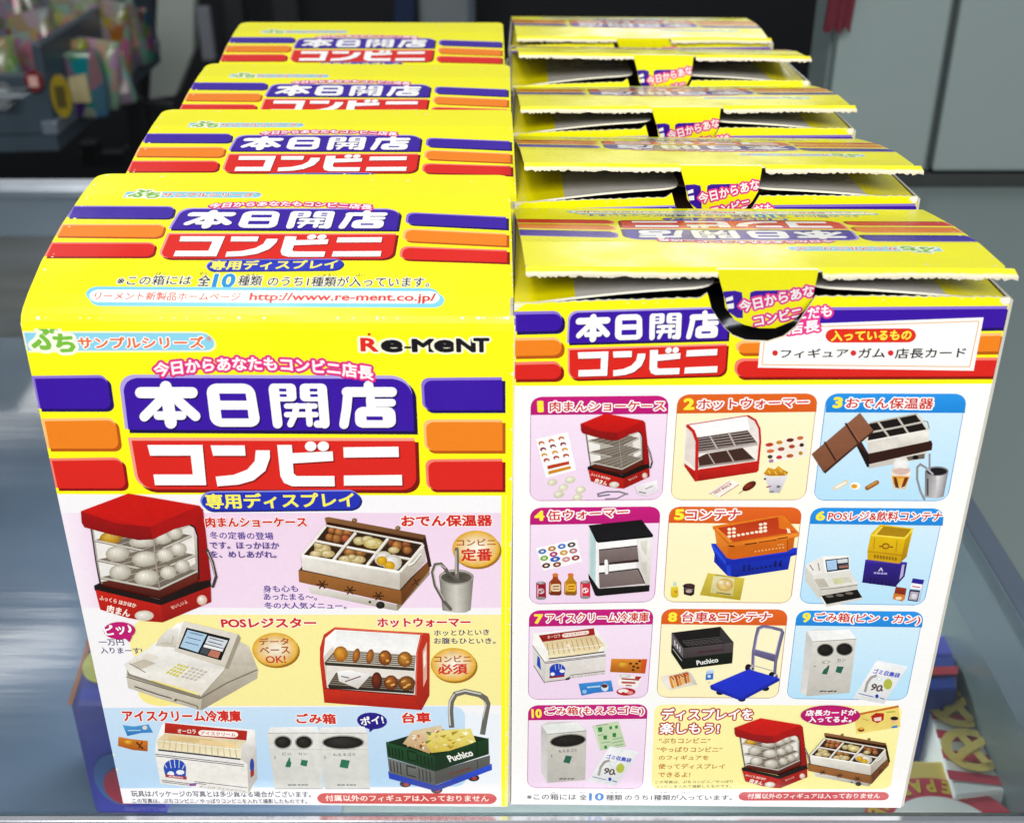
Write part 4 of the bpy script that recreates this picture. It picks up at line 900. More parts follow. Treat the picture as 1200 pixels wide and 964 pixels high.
    for p in ('640 222 760 202', '672 298 720 290', '790 360 890 340', '795 330 880 315', '700 360 780 350', '815 382 885 370'): A.ln(p, 5, '#8aa884')
    A.pg('640 218 655 216 700 420 692 425', '#e4eed8')
    A.fr(605+100/7.06, 820-20/7.06, 6.9); bag(A, 0, 0) if False else None
    A.fr(605-(-58)/7.06, 820-40/7.06, 7.06, 7.3); bag(A, 0, 0)
    # lower right panel
    A.fr(0, 0, 1); A.rq((767,826), (1058,827.5), (1043,925), (763,925), ('#fdf6ae', '#fcf2a0'), 2)
    A.fr(760, 820, 7.06)
    A.T('ディスプレイを', 108,168,855,170,92, '#ffffff', .03, ((.13, '#b8281c'),)); A.T('楽しもう!', 92,284,578,284,88, '#ffffff', .03, ((.13, '#b8281c'),))
    for t, x0, y0, x1, h in (('“ぷちコンビニ”', 85,362,508,42), ('“やっぱりコンビニ”', 68,435,605,42), ('のフィギュアを', 84,500,494,38), ('使ってディスプレイ', 80,574,628,42), ('できるよ!', 80,642,342,40)): A.T(t, x0, y0, x1, y0, h, '#c07828', .02)
    A.T('この写真は、ぷちコンビニ／やっぱり', 55,696,695,690,24, '#8a7c50', .02); A.T('コンビニを入れて撮影したものです。', 55,733,680,728,24, '#8a7c50', .02)
    steamer(A, 840.4, 836.6, 7.65, 7.9)
    oden(A, 934, 849.7, 7.2, 7.81, False)
    A.fr(905, 820, 6.667)
    A.pg('640 115 985 45 1000 215 655 270', '#f8e48c'); A.pg('640 115 985 45 988 62 645 130', '#d88a3a'); A.pg('770 130 810 105 872 108 868 160 820 185 780 170', '#c83020'); A.pg('790 145 850 135 850 165 800 170', '#f4e0d8'); A.el(692, 235, 26, 18, '#8a3a28'); A.el(692, 228, 22, 10, '#f0b850'); A.el(955, 160, 30, 24, '#f4cfa8'); A.el(952, 148, 32, 15, '#3a2820'); A.pg('930 212 975 200 978 220 932 226', '#4a98d8'); A.ln('700 150 750 165', 8, '#d8b850'); A.ln('890 100 960 95', 8, '#a8b848')
    A.el(452, 120, 233, 80, ('#d82a90', '#c41a80'), n=30); A.T('店長カードが', 258,122,648,118,44, '#ffffff', .035); A.T('入ってるよ。', 280,172,612,172,44, '#ffffff', .035)
    A.fr(605, 820, 7.06)
    A.T('※この箱には', 88,828,495,830,48, '#2a2630', .012); A.T('全', 522,830,582,830,44, '#2a2630', .02); A.T('10', 605,834,718,834,58, '#2c80cc', .035); A.T('種類', 742,834,875,834,46, '#2a2630', .014); A.T('のうち1種類が入っています。', 898,834,1782,834,46, '#2a2630', .014)
    for t, x, w in (('はこ', 295, 50), ('ぜん', 525, 50), ('しゅるい', 748, 125), ('しゅるい', 1155, 125), ('はい', 1375, 60)): A.T(t, x, 776, x+w, 776, 13, '#6a6670', .014)
    A.fr(905, 820, 6.667); A.rq((-265,722), (912,722), (910,787), (-265,790), '#c4303a', 3.4); A.T('付属以外のフィギュアは入っておりません', -195,774,838,772,40, '#fff4ee', .016)

# ------------------------------------------------------------ the setting and the counter
def tag(o, label=None, cat=None, group=None, kind=None):
    if label: o['label'] = label
    if cat: o['category'] = cat
    if group: o['group'] = group
    if kind: o['kind'] = kind
    return o
def empty(name, loc, rz=0, **k):
    o = bpy.data.objects.new(name, None); COL.objects.link(o); o.location = loc; o.rotation_euler = (0, 0, rz)
    o.empty_display_size = .02
    return tag(o, **k)
def mesh(name, verts, faces, mat, parent=None, bevel=0, smooth=False, seg=2):
    me = bpy.data.meshes.new(name); me.from_pydata([tuple(v) for v in verts], [], faces); me.update()
    import bmesh
    bm = bmesh.new(); bm.from_mesh(me); bmesh.ops.recalc_face_normals(bm, faces=bm.faces)
    if bevel: bmesh.ops.bevel(bm, geom=bm.edges[:], offset=bevel, segments=seg, profile=.5, affect='EDGES', clamp_overlap=True)
    bm.to_mesh(me); bm.free()
    for p in me.polygons: p.use_smooth = smooth
    o = bpy.data.objects.new(name, me); COL.objects.link(o); o.parent = parent; me.materials.append(mat)
    return o
def boxgeo(lo, hi):
    x0, y0, z0 = lo; x1, y1, z1 = hi
    return [(x0,y0,z0),(x1,y0,z0),(x1,y1,z0),(x0,y1,z0),(x0,y0,z1),(x1,y0,z1),(x1,y1,z1),(x0,y1,z1)], [(0,3,2,1),(4,5,6,7),(0,1,5,4),(1,2,6,5),(2,3,7,6),(3,0,4,7)]
def bx(name, lo, hi, mat, parent=None, bevel=0): return mesh(name, *boxgeo(lo, hi), mat, parent, bevel)

m_floor = plain('floor_tile', (.30, .30, .26), .35, scale=3)
m_blue = plain('painted_steel', (.15, .205, .31), .32, spec=.6, var=.25, scale=9)
m_deck = plain('shelf_liner', (.20, .235, .23), .5, var=.25, scale=14)
m_alu = plain('aluminium', (.62, .64, .68), .24, metal=.9, var=.12, scale=60)
m_dalu = plain('dark_aluminium', (.10, .13, .18), .35, metal=.3, var=.15, scale=40)
m_lam = plain('laminate', (.13, .165, .165), .28, spec=.5, var=.06, scale=5)
m_cab = plain('cabinet_paint', (.17, .215, .215), .45, var=.07, scale=4)
m_gap = plain('dark_plinth', (.02, .025, .025), .8)  # even dark colour of the plinth below the cabinet doors
m_black = plain('black_plastic', (.008, .008, .011), .5)
m_wall = plain('dark_wall', (.003, .004, .008), .7, var=.4, scale=2)
m_pale = plain('pale_board', (.34, .38, .35), .5, scale=3)
m_slate = plain('slate_plastic', (.035, .055, .075), .4, scale=8)
m_red = plain('red_cloth', (.085, .003, .012), .85, scale=60, bump=.3)
m_navy = plain('navy_cloth', (.006, .02, .07), .8, var=.4, scale=30)

def glass_material():
    m, t, b = nt('scratched_glass'); N = t.nodes.new; L = t.links.new
    out = t.nodes['Material Output']; t.nodes.remove(b)
    tr = N('ShaderNodeBsdfTransparent'); tr.inputs[0].default_value = (.90, .95, .94, 1)
    gl = N('ShaderNodeBsdfGlossy'); gl.inputs['Roughness'].default_value = .11
    df = N('ShaderNodeBsdfDiffuse'); df.inputs[0].default_value = (.42, .51, .64, 1)
    fr = N('ShaderNodeFresnel'); fr.inputs[0].default_value = 1.6
    m1 = N('ShaderNodeMixShader'); L(fr.outputs[0], m1.inputs[0]); L(tr.outputs[0], m1.inputs[1]); L(gl.outputs[0], m1.inputs[2])
    tc = N('ShaderNodeTexCoord')
    def noise(scale, stretch, rot, lo, hi, a, b2):
        mp = N('ShaderNodeMapping'); mp.inputs['Scale'].default_value = stretch; mp.inputs['Rotation'].default_value = (0, 0, rot)
        L(tc.outputs['Object'], mp.inputs['Vector'])
        n = N('ShaderNodeTexNoise'); n.inputs['Scale'].default_value = scale; n.inputs['Detail'].default_value = 5; L(mp.outputs[0], n.inputs['Vector'])
        r = N('ShaderNodeMapRange'); r.inputs['From Min'].default_value = lo; r.inputs['From Max'].default_value = hi
        r.inputs['To Min'].default_value = a; r.inputs['To Max'].default_value = b2; L(n.outputs['Fac'], r.inputs['Value']); return r.outputs[0]
    wv = noise(9, (.22, 3.0, 1), .10, .3, .7, 0, 1)
    bp = N('ShaderNodeBump'); bp.inputs['Strength'].default_value = .10; bp.inputs['Distance'].default_value = .0012; L(wv, bp.inputs['Height']); L(bp.outputs[0], gl.inputs['Normal'])
    sm = noise(14, (1, 1.6, 1), .4, .35, .75, .0, .11)
    s1 = noise(45, (.5, 20, 1), .06, .69, .78, 0, .16); s2 = noise(50, (.5, 22, 1), -.5, .71, .78, 0, .16); sp = noise(420, (1, 1, 1), 0, .74, .80, 0, .35)
    def add(a, b2):
        x = N('ShaderNodeMath'); x.operation = 'ADD'; x.use_clamp = True; L(a, x.inputs[0]); L(b2, x.inputs[1]); return x.outputs[0]
    m2 = N('ShaderNodeMixShader'); L(add(add(sm, s1), add(s2, sp)), m2.inputs[0]); L(m1.outputs[0], m2.inputs[1]); L(df.outputs[0], m2.inputs[2])
    L(m2.outputs[0], out.inputs['Surface'])
    return m
m_glass = glass_material()
def clear_plastic():
    m, t, b = nt('clear_acrylic'); N = t.nodes.new; out = t.nodes['Material Output']; t.nodes.remove(b)
    tr = N('ShaderNodeBsdfTransparent'); tr.inputs[0].default_value = (.86, .89, .9, 1); gl = N('ShaderNodeBsdfGlossy'); gl.inputs['Roughness'].default_value = .08
    lw = N('ShaderNodeLayerWeight'); lw.inputs[0].default_value = .25; mx = N('ShaderNodeMixShader')
    t.links.new(lw.outputs['Fresnel'], mx.inputs[0]); t.links.new(tr.outputs[0], mx.inputs[1]); t.links.new(gl.outputs[0], mx.inputs[2]); t.links.new(mx.outputs[0], out.inputs['Surface']); return m
m_acr = clear_plastic()
m_edge = bpy.data.materials.new('glass_underside'); m_edge.use_nodes = True; _t = m_edge.node_tree; _t.nodes.remove(_t.nodes['Principled BSDF'])
_n = _t.nodes.new('ShaderNodeBsdfTransparent'); _n.inputs[0].default_value = (.93, .97, .96, 1); _t.links.new(_n.outputs[0], _t.nodes['Material Output'].inputs['Surface'])

fl = mesh('floor', [(-8,-4,-.85), (8,-4,-.85), (8,9,-.85), (-8,9,-.85)], [(0,1,2,3)], m_floor); tag(fl, kind='structure')
bw = bx('back_wall', (-5, 3.0, -.85), (3.5, 3.06, .62), m_wall); tag(bw, 'dark wall far behind the yellow boxes', 'wall')

sc = empty('glass_showcase', (-.3, .25, -.85), label='glass topped showcase counter with an aluminium front edge, carrying all the yellow boxes', cat='showcase')
def inl(o, p):
    o.parent = p; o.matrix_parent_inverse = p.matrix_basis.inverted(); return o
bpy.context.view_layer.update()
gt = inl(bx('glass_top', (-1.2, -.0012, -.0060), (.160, .500, 0), m_glass), sc)
gt.data.materials.append(m_edge)
for p in gt.data.polygons: p.material_index = 0 if p.normal.z > .5 else 1
inl(bx('shelf', (-1.2, .012, -.108), (.160, .500, -.100), m_deck), sc)
inl(bx('liner', (-1.2, .030, -.0995), (-.062, .495, -.098), m_blue), sc)
inl(bx('back_rail', (-1.2, .500, -.030), (.160, .516, .004), plain('rail_lamp_glare', (.55, .6, .66), .3, var=.3, scale=25), bevel=.002), sc)  # pale colour stands in for the lamps reflected along the far rail
inl(bx('side_rail', (.160, -.004, -.030), (.168, .512, .0015), m_dalu, bevel=.0006), sc)
inl(bx('front_channel', (-1.2, -.0042, -.0085), (.40, -.0018, -.0006), m_alu, bevel=.0005), sc)
inl(bx('front_lip', (-1.2, -.0120, -.0150), (.40, -.0052, -.0025), m_alu, bevel=.0012), sc)
inl(bx('refracted_edge_strip', (-1.2, -.0012, -.0105), (.40, .0045, -.0066), m_alu), sc)  # added strip imitating the bright refracted edge of the glass
inl(bx('cabinet_base', (-1.2, .0, -.85), (.40, .500, -.112), m_deck), sc)
lt = bx('steel_counter', (.1685, -.004, -.85), (1.2, .512, -.0005), m_lam, bevel=.001)
tag(lt, 'plain grey green counter top to the right of the glass showcase', 'counter')

cb = empty('storage_cabinet', (.6, .52, -.85), label='grey green storage cabinet with two flat doors at the back right', cat='cabinet')
bpy.context.view_layer.update()
inl(bx('carcass', (.195, .530, -.85), (1.3, .575, .46), m_cab), cb)
inl(bx('door', (.196, .5165, .008), (.2615, .529, .455), m_cab, bevel=.002), cb)
inl(bx('door', (.2665, .5165, .008), (.72, .529, .455), m_cab, bevel=.002), cb)
inl(bx('plinth', (.196, .520, -.02), (1.2, .529, .0055), m_gap), cb)
# red cloth hanging over the cabinet's left corner
vs, fs = [], []
n, k = 14, 9
for i in range(n):
    for j in range(k):
        x = .1845+.016*i/(n-1); z = .0965+.14*j/(k-1)
        y = .507+.0022*math.sin(i*1.5+j*.35)-.0015*j/(k-1); x += .0012*math.sin(j*1.1)
        vs.append((x, y, z-(.0016*math.sin(i*1.1) if j == 0 else 0)))
for i in range(n-1):
    for j in range(k-1): a = i*k+j; fs.append((a, a+k, a+k+1, a+1))
q = len(vs); vs += [(x, y+.0025, z) for x, y, z in vs]; fs += [tuple(reversed([a+q for a in f])) for f in fs]
tag(mesh('red_cloth', vs, fs, m_red, smooth=True), 'dark red cloth hanging at the top left corner of the grey cabinet', 'cloth')

# ------------------------------------------------------------ packages under the glass
def pack_mat(name, fn):
    m, t, b = nt(name); b.inputs['Roughness'].default_value = .3; fn(t, b); return m
m_pb = plain('violet_print', (.10, .10, .62), .25, var=.3, scale=30); m_py = plain('yellow_print', (.85, .75, .12), .4); m_pr = plain('red_print', (.62, .05, .08), .4); m_po = plain('orange_highlight', (.72, .22, .08), .4)
m_pw = plain('white_print', (.85, .83, .8), .4); m_pd = plain('blue_print', (.03, .06, .38), .35); m_ps = plain('sky_print', (.10, .22, .55), .4)
def disc(name, c, ax, ay, mat, parent, n=32, r0=0, h=.0003):
    """flat printed disc or ring lying on a surface spanned by ax, ay"""
    c, ax, ay = Vector(c), Vector(ax), Vector(ay); nn = ax.cross(ay).normalized()*h
    vs, fs = [], []
    for i in range(n):
        t = 2*math.pi*i/n; d = ax*math.cos(t)+ay*math.sin(t)
        vs += [c+d*r0+nn, c+d+nn]
    for i in range(n): a, b = 2*i, 2*((i+1) % n); fs.append((a, a+1, b+1, b))
    return mesh(name, vs, fs, mat, parent)
vp = empty('toy_package', (-.115, .09, -.098), label='violet blue toy package with yellow and red discs lying under the glass at the left', cat='package')
bpy.context.view_layer.update()
zv = -.045
tv = [hitz(*p, zv) for p in ((80,826), (175,828), (175,742), (106,742))]
inl(mesh('carton', [(p.x, p.y, -.098) for p in tv]+[tuple(p) for p in tv], [(0,3,2,1),(4,5,6,7),(0,1,5,4),(1,2,6,5),(2,3,7,6),(3,0,4,7)], m_pb, bevel=.003), vp)
e0, e1 = tv[0], tv[3]; d_e = (e1-e0).normalized()*.0012
inl(mesh('edge_highlight', [e0+Vector((-.0004,0,.0002)), e0+Vector((.0014,0,.0004)), e1+Vector((.0014,0,.0004)), e1+Vector((-.0004,0,.0002))], [(0,1,2,3)], m_po), vp)  # orange strip paints a pinkish highlight along the carton's edge
yv = tv[0].y-.0004
inl(disc('emblem', hitz(132,775,zv)+Vector((0,0,.0002)), (.010, 0, 0), (0, .012, 0), m_py, None), vp)
c_v = hity(140,912,yv)
inl(disc('emblem', c_v, (.0088, 0, 0), (0, 0, .0125), m_ps, None), vp)
inl(disc('emblem', c_v+Vector((.001,-.0004,-.003)), (.0068, 0, 0), (0, 0, .0088), m_pr, None), vp)

def at(px, py, z): return hitz(px, py, z)
zp = -.070
def topbox(name, px, z, h, mat, parent, bevel=.0015):
    t = [at(*p, z) for p in px]
    v = [(p.x, p.y, z-h) for p in t]+[(p.x, p.y, z) for p in t]
    return mesh(name, v, [(0,3,2,1),(4,5,6,7),(0,1,5,4),(1,2,6,5),(2,3,7,6),(3,0,4,7)], mat, parent, bevel)
bp_ = empty('toy_package', at(1100, 790, -.099), label='dark blue package with a red band lying under the glass beside the right hand box', cat='package')
bpy.context.view_layer.update()
inl(topbox('carton', [(1070,812), (1123,808), (1122,768), (1080,768)], -.062, .035, m_pd, None), bp_)
inl(topbox('band', [(1068,791), (1122.5,789), (1122.3,780), (1076,781)], -.0612, .003, m_pr, None, 0), bp_)
inl(topbox('box_end', [(1080,768), (1122,768), (1110,742), (1085,745)], -.0625, .03, m_pb, None), bp_)

zs = -.072
sp_ = empty('snack_package', at(1140, 870, -.099), label='red and white striped package with yellow pretzel rings lying under the glass at the right', cat='package')
bpy.context.view_layer.update()
q4 = [Vector(at(*p, zs)) for p in ((1118,934), (1190,925), (1147,813), (1085,816))]
inl(mesh('carton', [(p.x, p.y, -.098) for p in q4]+[tuple(p) for p in q4], [(0,3,2,1),(4,5,6,7),(0,1,5,4),(1,2,6,5),(2,3,7,6),(3,0,4,7)], m_pw, bevel=.001), sp_)
def qf(s, t, dz=0):
    p = (q4[0]*(1-s)+q4[1]*s)*(1-t)+(q4[3]*(1-s)+q4[2]*s)*t; return (p.x, p.y, p.z+dz)
for i in range(5):
    t0 = .0+.2*i; inl(mesh('stripe', [qf(0,t0+.16,.0004), qf(1,t0+.02,.0004), qf(1,t0+.11,.0004), qf(0,min(1,t0+.25),.0004)], [(0,1,2,3)], m_pr), sp_)
m_pg = plain('gold_print', (.8, .58, .14), .45)
for c in ((.5, .40), (.48, .84)):
    cc = qf(*c, .0008); inl(disc('pretzel', cc, (.0105, 0, 0), (0, .0105, 0), m_pg, None, r0=.66, h=.0006), sp_)
    for ka, a in enumerate((.6, 1.9, 3.7)):
        d = Vector((math.cos(a), math.sin(a), 0)); e = Vector((-d.y, d.x, 0))*.0016; p = Vector(cc)+Vector((0, 0, .0011+.0004*ka))
        inl(mesh('pretzel', [p-d*.008+e, p-d*.008-e, p+d*.006-e, p+d*.006+e], [(0,1,2,3)], m_pg), sp_)
dp = empty('gift_package', at(1105, 930, -.099), label='package with a red arch lettered DEPARTMENT in yellow, under the glass by the front edge', cat='package')
bpy.context.view_layer.update()
inl(topbox('carton', [(1040,948), (1123,948), (1118,890), (1060,890)], -.074, .022, m_pg, None), dp)
ca = Vector(at(1112, 985, -.0735))
def arch(name, r0, r1, a0, a1, z, mat):
    vs, fs = [], []
    for i in range(25):
        a = math.radians(a0+(a1-a0)*i/24); d = Vector((math.cos(a), math.sin(a)))
        vs += [(ca.x+d.x*r0, ca.y+d.y*r0, z), (ca.x+d.x*r1, ca.y+d.y*r1, z)]
    for i in range(24): fs.append((2*i, 2*i+1, 2*i+3, 2*i+2))
    return mesh(name, vs, fs, mat)
r1 = .0275
inl(arch('arch', r1-.0085, r1, 20, 175, -.0732, m_pr), dp)
inl(arch('disc', 0.0002, r1-.0085, 20, 175, -.0731, m_pw), dp)
cmt = CM()
for i, ch in enumerate('DEPARTMENT'):
    a = math.radians(62+ i*12.5); v, f, adv = glyph(ch, .04)
    if not v: continue
    up = Vector((-math.cos(a), -math.sin(a))); rt = Vector((math.sin(a)*-1, math.cos(a)))
    base = Vector((ca.x, ca.y))-up*(r1-.0012); s_ = .0078
    for t in f:
        cmt.face([(*(base+rt*((v[k][0]-adv/2)*s_*.8)+up*(v[k][1]*s_)), -.0729) for k in t], '#f0d048')
inl(cmt.build('lettering', M_PRINT), dp)

# ------------------------------------------------------------ acrylic riser at the left edge of the counter
ac = empty('acrylic_riser', (-.33, .36, 0), label='clear acrylic riser standing on the counter at the left edge of the picture', cat='riser')
bpy.context.view_layer.update()
inl(bx('upright', (-.46, .352, .0006), (-.272, .3555, .075), m_acr, bevel=.0008), ac)
inl(bx('shelf_plate', (-.46, .356, .0715), (-.272, .46, .075), m_acr, bevel=.0008), ac)

# ------------------------------------------------------------ shop floor behind, far out of focus
tr = empty('display_tray', (-.85, 1.45, -.85), label='slate plastic display tray full of small toys at the far left', cat='tray')
bpy.context.view_layer.update()
pA, pB = hity(66, 158, 1.25), hity(190, 82, 1.75)
A2, B2 = Vector((pA.x, 1.25)), Vector((pB.x, 1.75)); zt = pA.z
C2, D2 = Vector((-1.6, 1.16)), Vector((-1.6, 1.75))
def wallq(name, a, b, z0, z1, th=.012, mat=m_slate):
    d = (b-a).normalized(); nrm = Vector((-d.y, d.x))*th
    v = [(a.x,a.y,z0), (b.x,b.y,z0), (b.x+nrm.x,b.y+nrm.y,z0), (a.x+nrm.x,a.y+nrm.y,z0)]
    v += [(x, y, z1) for x, y, _ in v]
    return inl(mesh(name, v, [(0,3,2,1),(4,5,6,7),(0,1,5,4),(1,2,6,5),(2,3,7,6),(3,0,4,7)], mat, bevel=.003), tr)
wallq('front_wall', C2, A2, zt, zt+.075); wallq('side_wall', A2, B2, zt, zt+.11); wallq('rim', A2+Vector((.004,-.004)), B2+Vector((.004,-.004)), zt+.0, zt+.018, .02, plain('grey_rim', (.12, .15, .19), .3))
inl(mesh('tray_floor', [(C2.x,C2.y,zt), (A2.x,A2.y,zt), (B2.x,B2.y,zt), (D2.x,D2.y,zt), (C2.x,C2.y,zt-.02), (A2.x,A2.y,zt-.02), (B2.x,B2.y,zt-.02), (D2.x,D2.y,zt-.02)], [(0,1,2,3),(7,6,5,4),(0,4,5,1),(1,5,6,2),(2,6,7,3),(3,7,4,0)], m_slate), tr)
inl(bx('stem', (-.95, 1.45, -.84), (-.85, 1.55, zt-.021), m_black, bevel=.01), tr)
inl(bx('foot', (-1.15, 1.25, -.85), (-.65, 1.75, -.82), m_black, bevel=.01), tr)
toys = [('toy_pouch', (20, 40), 1.42, .075, .12, '#a01c28', 'red toy pouch standing in the left of the slate tray'), ('toy_pouch', (58, 60), 1.40, .06, .10, '#e8a090', 'pink and orange toy pouch in the slate tray beside the red pouch'), ('toy_pouch', (105, 22), 1.5, .07, .11, '#f0d0c0', 'cream toy pouch standing highest in the slate tray'),
        ('toy_figure', (125, 45), 1.5, .055, .10, '#d89030', 'orange toy with a dark lower part in the slate tray'), ('toy_pouch', (150, 25), 1.62, .05, .10, '#b8b8b4', 'grey toy pouch at the right end of the slate tray'), ('toy_box', (163, 45), 1.64, .035, .08, '#3c1430', 'dark purple toy box against the right end of the tray'),
        ('toy_box', (60, 35), 1.6, .11, .06, '#8cc8e8', 'pale blue toy box at the back of the slate tray'), ('toy_figure', (112, 75), 1.38, .05, .06, '#e8e0d0', 'small white toy lying in front of the orange toy'), ('toy_figure', (98, 62), 1.36, .025, .03, '#e0c020', 'tiny yellow toy in the middle of the slate tray'), ('toy_box', (82, 78), 1.34, .07, .035, '#1c4c80', 'dark blue toy box leaning on the tray front'), ('toy_pouch', (10, 70), 1.32, .05, .05, '#c8b890', 'beige toy pouch low at the left end of the tray')]
def toy_material(c):
    m, t, b = nt('toy_print'); N = t.nodes.new
    tc = N('ShaderNodeTexCoord'); vo = N('ShaderNodeTexVoronoi'); vo.inputs['Scale'].default_value = 60
    t.links.new(tc.outputs['Object'], vo.inputs['Vector'])
    mx = N('ShaderNodeMix'); mx.data_type = 'RGBA'; mx.inputs[0].default_value = .5; mx.inputs[6].default_value = (*c, 1)
    hs = N('ShaderNodeHueSaturation'); hs.inputs['Value'].default_value = .34; hs.inputs['Saturation'].default_value = 1.25
    t.links.new(vo.outputs['Color'], hs.inputs['Color']); t.links.new(hs.outputs[0], mx.inputs[7]); t.links.new(mx.outputs[2], b.inputs['Base Color'])
    b.inputs['Roughness'].default_value = .2
    return m
toys += [('toy_pouch', (38, 22), 1.55, .06, .11, '#c8a8a0', 'dull pink toy pouch behind the red pouch in the slate tray'), ('toy_figure', (140, 85), 1.40, .03, .05, '#d8d8d8', 'small grey white toy low by the end wall of the tray'), ('toy_figure', (80, 50), 1.48, .05, .07, '#d8c860', 'mustard toy in a clear wrap in the middle of the tray'), ('toy_pouch', (75, 10), 1.66, .08, .12, '#d0b8c8', 'pale mauve toy pouch at the back of the slate tray'), ('toy_box', (128, 12), 1.66, .06, .10, '#e0b8a0', 'peach toy box at the back right of the slate tray')]
for nm, (px, py), yy, w, h, c, lab in toys:
    p = hity(px, py, yy); cc = hx(c)
    cc = tuple(a*.5 for a in cc)
    root = empty(nm, (p.x, yy, p.z-h/2), random.uniform(-.4, .4), label=lab, cat='toy', group='toys in the slate display tray')
    d = .04; w *= 1.25; root.rotation_euler.y = random.uniform(-.22, .22)
    mt = toy_material(cc)
    vs, fs = [], []; nu, nv = 12, 9
    for j in range(nv):
        tv_ = j/(nv-1); fat = math.sin(math.pi*min(1, .12+tv_*.88))**.6 if nm != 'toy_box' else .8
        for i in range(nu):
            q = 2*math.pi*i/nu; cx, cy = math.cos(q), math.sin(q); k = .5 if nm == 'toy_box' else .8
            vs.append((w/2*math.copysign(abs(cx)**k, cx)*(.88+.12*math.sin(3*tv_+px)), d/2*math.copysign(abs(cy)**k, cy)*max(.12, fat), h*tv_))
    for j in range(nv-1):
        for i in range(nu): fs.append((j*nu+i, j*nu+(i+1) % nu, (j+1)*nu+(i+1) % nu, (j+1)*nu+i))
    fs += [tuple(range(nu-1, -1, -1)), tuple(range((nv-1)*nu, nv*nu))]
    mesh('body', vs, fs, mt, root, smooth=True)
    c2 = tuple(min(1, .06+.3*random.random()) for _ in range(3))
    rp = Vector((0, -d*.36, h*.55)); v = [(-w*.28, -d*.53, h*.25), (w*.28, -d*.53, h*.25), (w*.25, -d*.36, h*.75), (-w*.25, -d*.36, h*.75)]
    v += [(x, y+.012, z) for x, y, z in v]
    mesh('label_patch', v, [(0,1,2,3),(7,6,5,4),(0,4,5,1),(1,5,6,2),(2,6,7,3),(3,7,4,0)], plain('patch_print', c2, .4, var=.5, scale=50), root)
    # each toy rests on the tray floor
    root.location.z = zt+.002+max(0, p.z-h/2-zt)*0; 
    for chd in root.children: chd.scale = (1, 1, max(1, (p.z+h/2-zt)/h))
def tagsign(px, py, yy, w, h, c, lab, ring=None):
    p = hity(px, py, yy); o = empty('price_tag', (p.x, yy, p.z-h/2), label=lab, cat='tag'); bpy.context.view_layer.update()
    n = 20; vs = [(w/2*math.cos(2*math.pi*i/n), y, h/2+h/2*math.sin(2*math.pi*i/n)) for y in (-.002, .002) for i in range(n)]
    mesh('card', vs, [tuple(range(n)), tuple(range(2*n-1, n-1, -1))]+[(i, (i+1) % n, n+(i+1) % n, n+i) for i in range(n)], plain('tag_print', tuple(.5*k for k in hx(c)), .4, var=.3, scale=50), o)
    if ring: mesh('mark', *boxgeo((-w*.25, -.0035, h*.25), (w*.25, -.0022, h*.75)), plain('tag_mark', hx(ring), .5), o)
tagsign(72, 113, 1.24, .024, .052, '#c8b020', 'yellow oval tag on the front of the slate tray', '#4a4010'); tagsign(40, 95, 1.24, .022, .026, '#a03038', 'red tag on the rim of the slate tray', '#e0b0a8'); tagsign(5, 112, 1.215, .022, .032, '#9aa4a8', 'grey tag at the left end of the slate tray', '#c8d0d0')

st = empty('display_stand', (-.45, 1.9, -.85), label='black metal display stand with crossed legs behind the left row of boxes', cat='stand')
bpy.context.view_layer.update()
def bar(name, p0, p1, y, w, mat, parent):
    a, b = hity(*p0, y), hity(*p1, y); d = (b-a).normalized(); nn = Vector((d.z, 0, -d.x))*w; yy = Vector((0, w, 0))
    v = [a-nn-yy, a+nn-yy, a+nn+yy, a-nn+yy, b-nn-yy, b+nn-yy, b+nn+yy, b-nn+yy]
    return inl(mesh(name, v, [(0,3,2,1),(4,5,6,7),(0,1,5,4),(1,2,6,5),(2,3,7,6),(3,0,4,7)], mat, bevel=w*.3), parent)
for nm, a, b, w in (('leg', (160,110), (166,200), .018), ('foot', (95,186), (165,184), .014), ('caster', (105,165), (108,182), .016), ('brace', (145,122), (205,128), .012), ('foot', (148,180), (215,178), .016), ('post', (172,60), (168,130), .008)): bar(nm, a, b, 1.9, w, m_black, st)
pb = empty('notice_board', (-.55, 2.2, -.85), label='pale grey upright board behind the slate tray', cat='board'); bpy.context.view_layer.update()
v = [hity(*p, 2.2) for p in ((186,-40), (228,-40), (226,60), (205,112), (160,118), (182,60))]
v2 = [Vector((p.x, 2.24, p.z)) for p in v]
inl(mesh('panel', v+v2, [(0,1,2,3,4,5), (11,10,9,8,7,6)]+[(i, (i+1) % 6, (i+1) % 6+6, i+6) for i in range(6)], m_pale), pb)
bar('post', (196,118), (196,225), 2.22, .012, m_black, pb)
bar('clip', (238,8), (246,70), 2.15, .012, plain('grey_cloth', (.16,.17,.2), .7), pb)
cl = empty('hanging_cloth', (0, 2.4, -.3), label='navy cloth hanging in the dark behind the boxes', cat='cloth'); bpy.context.view_layer.update()
for x in (470, 480): bar('fold', (x,-20), (x-2,60), 2.4, .012, m_navy, cl)
pp = empty('support_post', (0, 2.5, -.85), label='pale grey post rising in the dark behind the left row of boxes', cat='post'); bpy.context.view_layer.update()
a, b = hity(492, 40, 2.5), hity(556, 40, 2.5); inl(bx('shaft', (a.x, 2.5, -.849), (b.x, 2.58, .35), plain('post_paint', (.20, .23, .25), .5), bevel=.006), pp)
inl(bx('edge_strip', (b.x-.012, 2.492, -.849), (b.x-.004, 2.499, .35), m_dalu), pp)
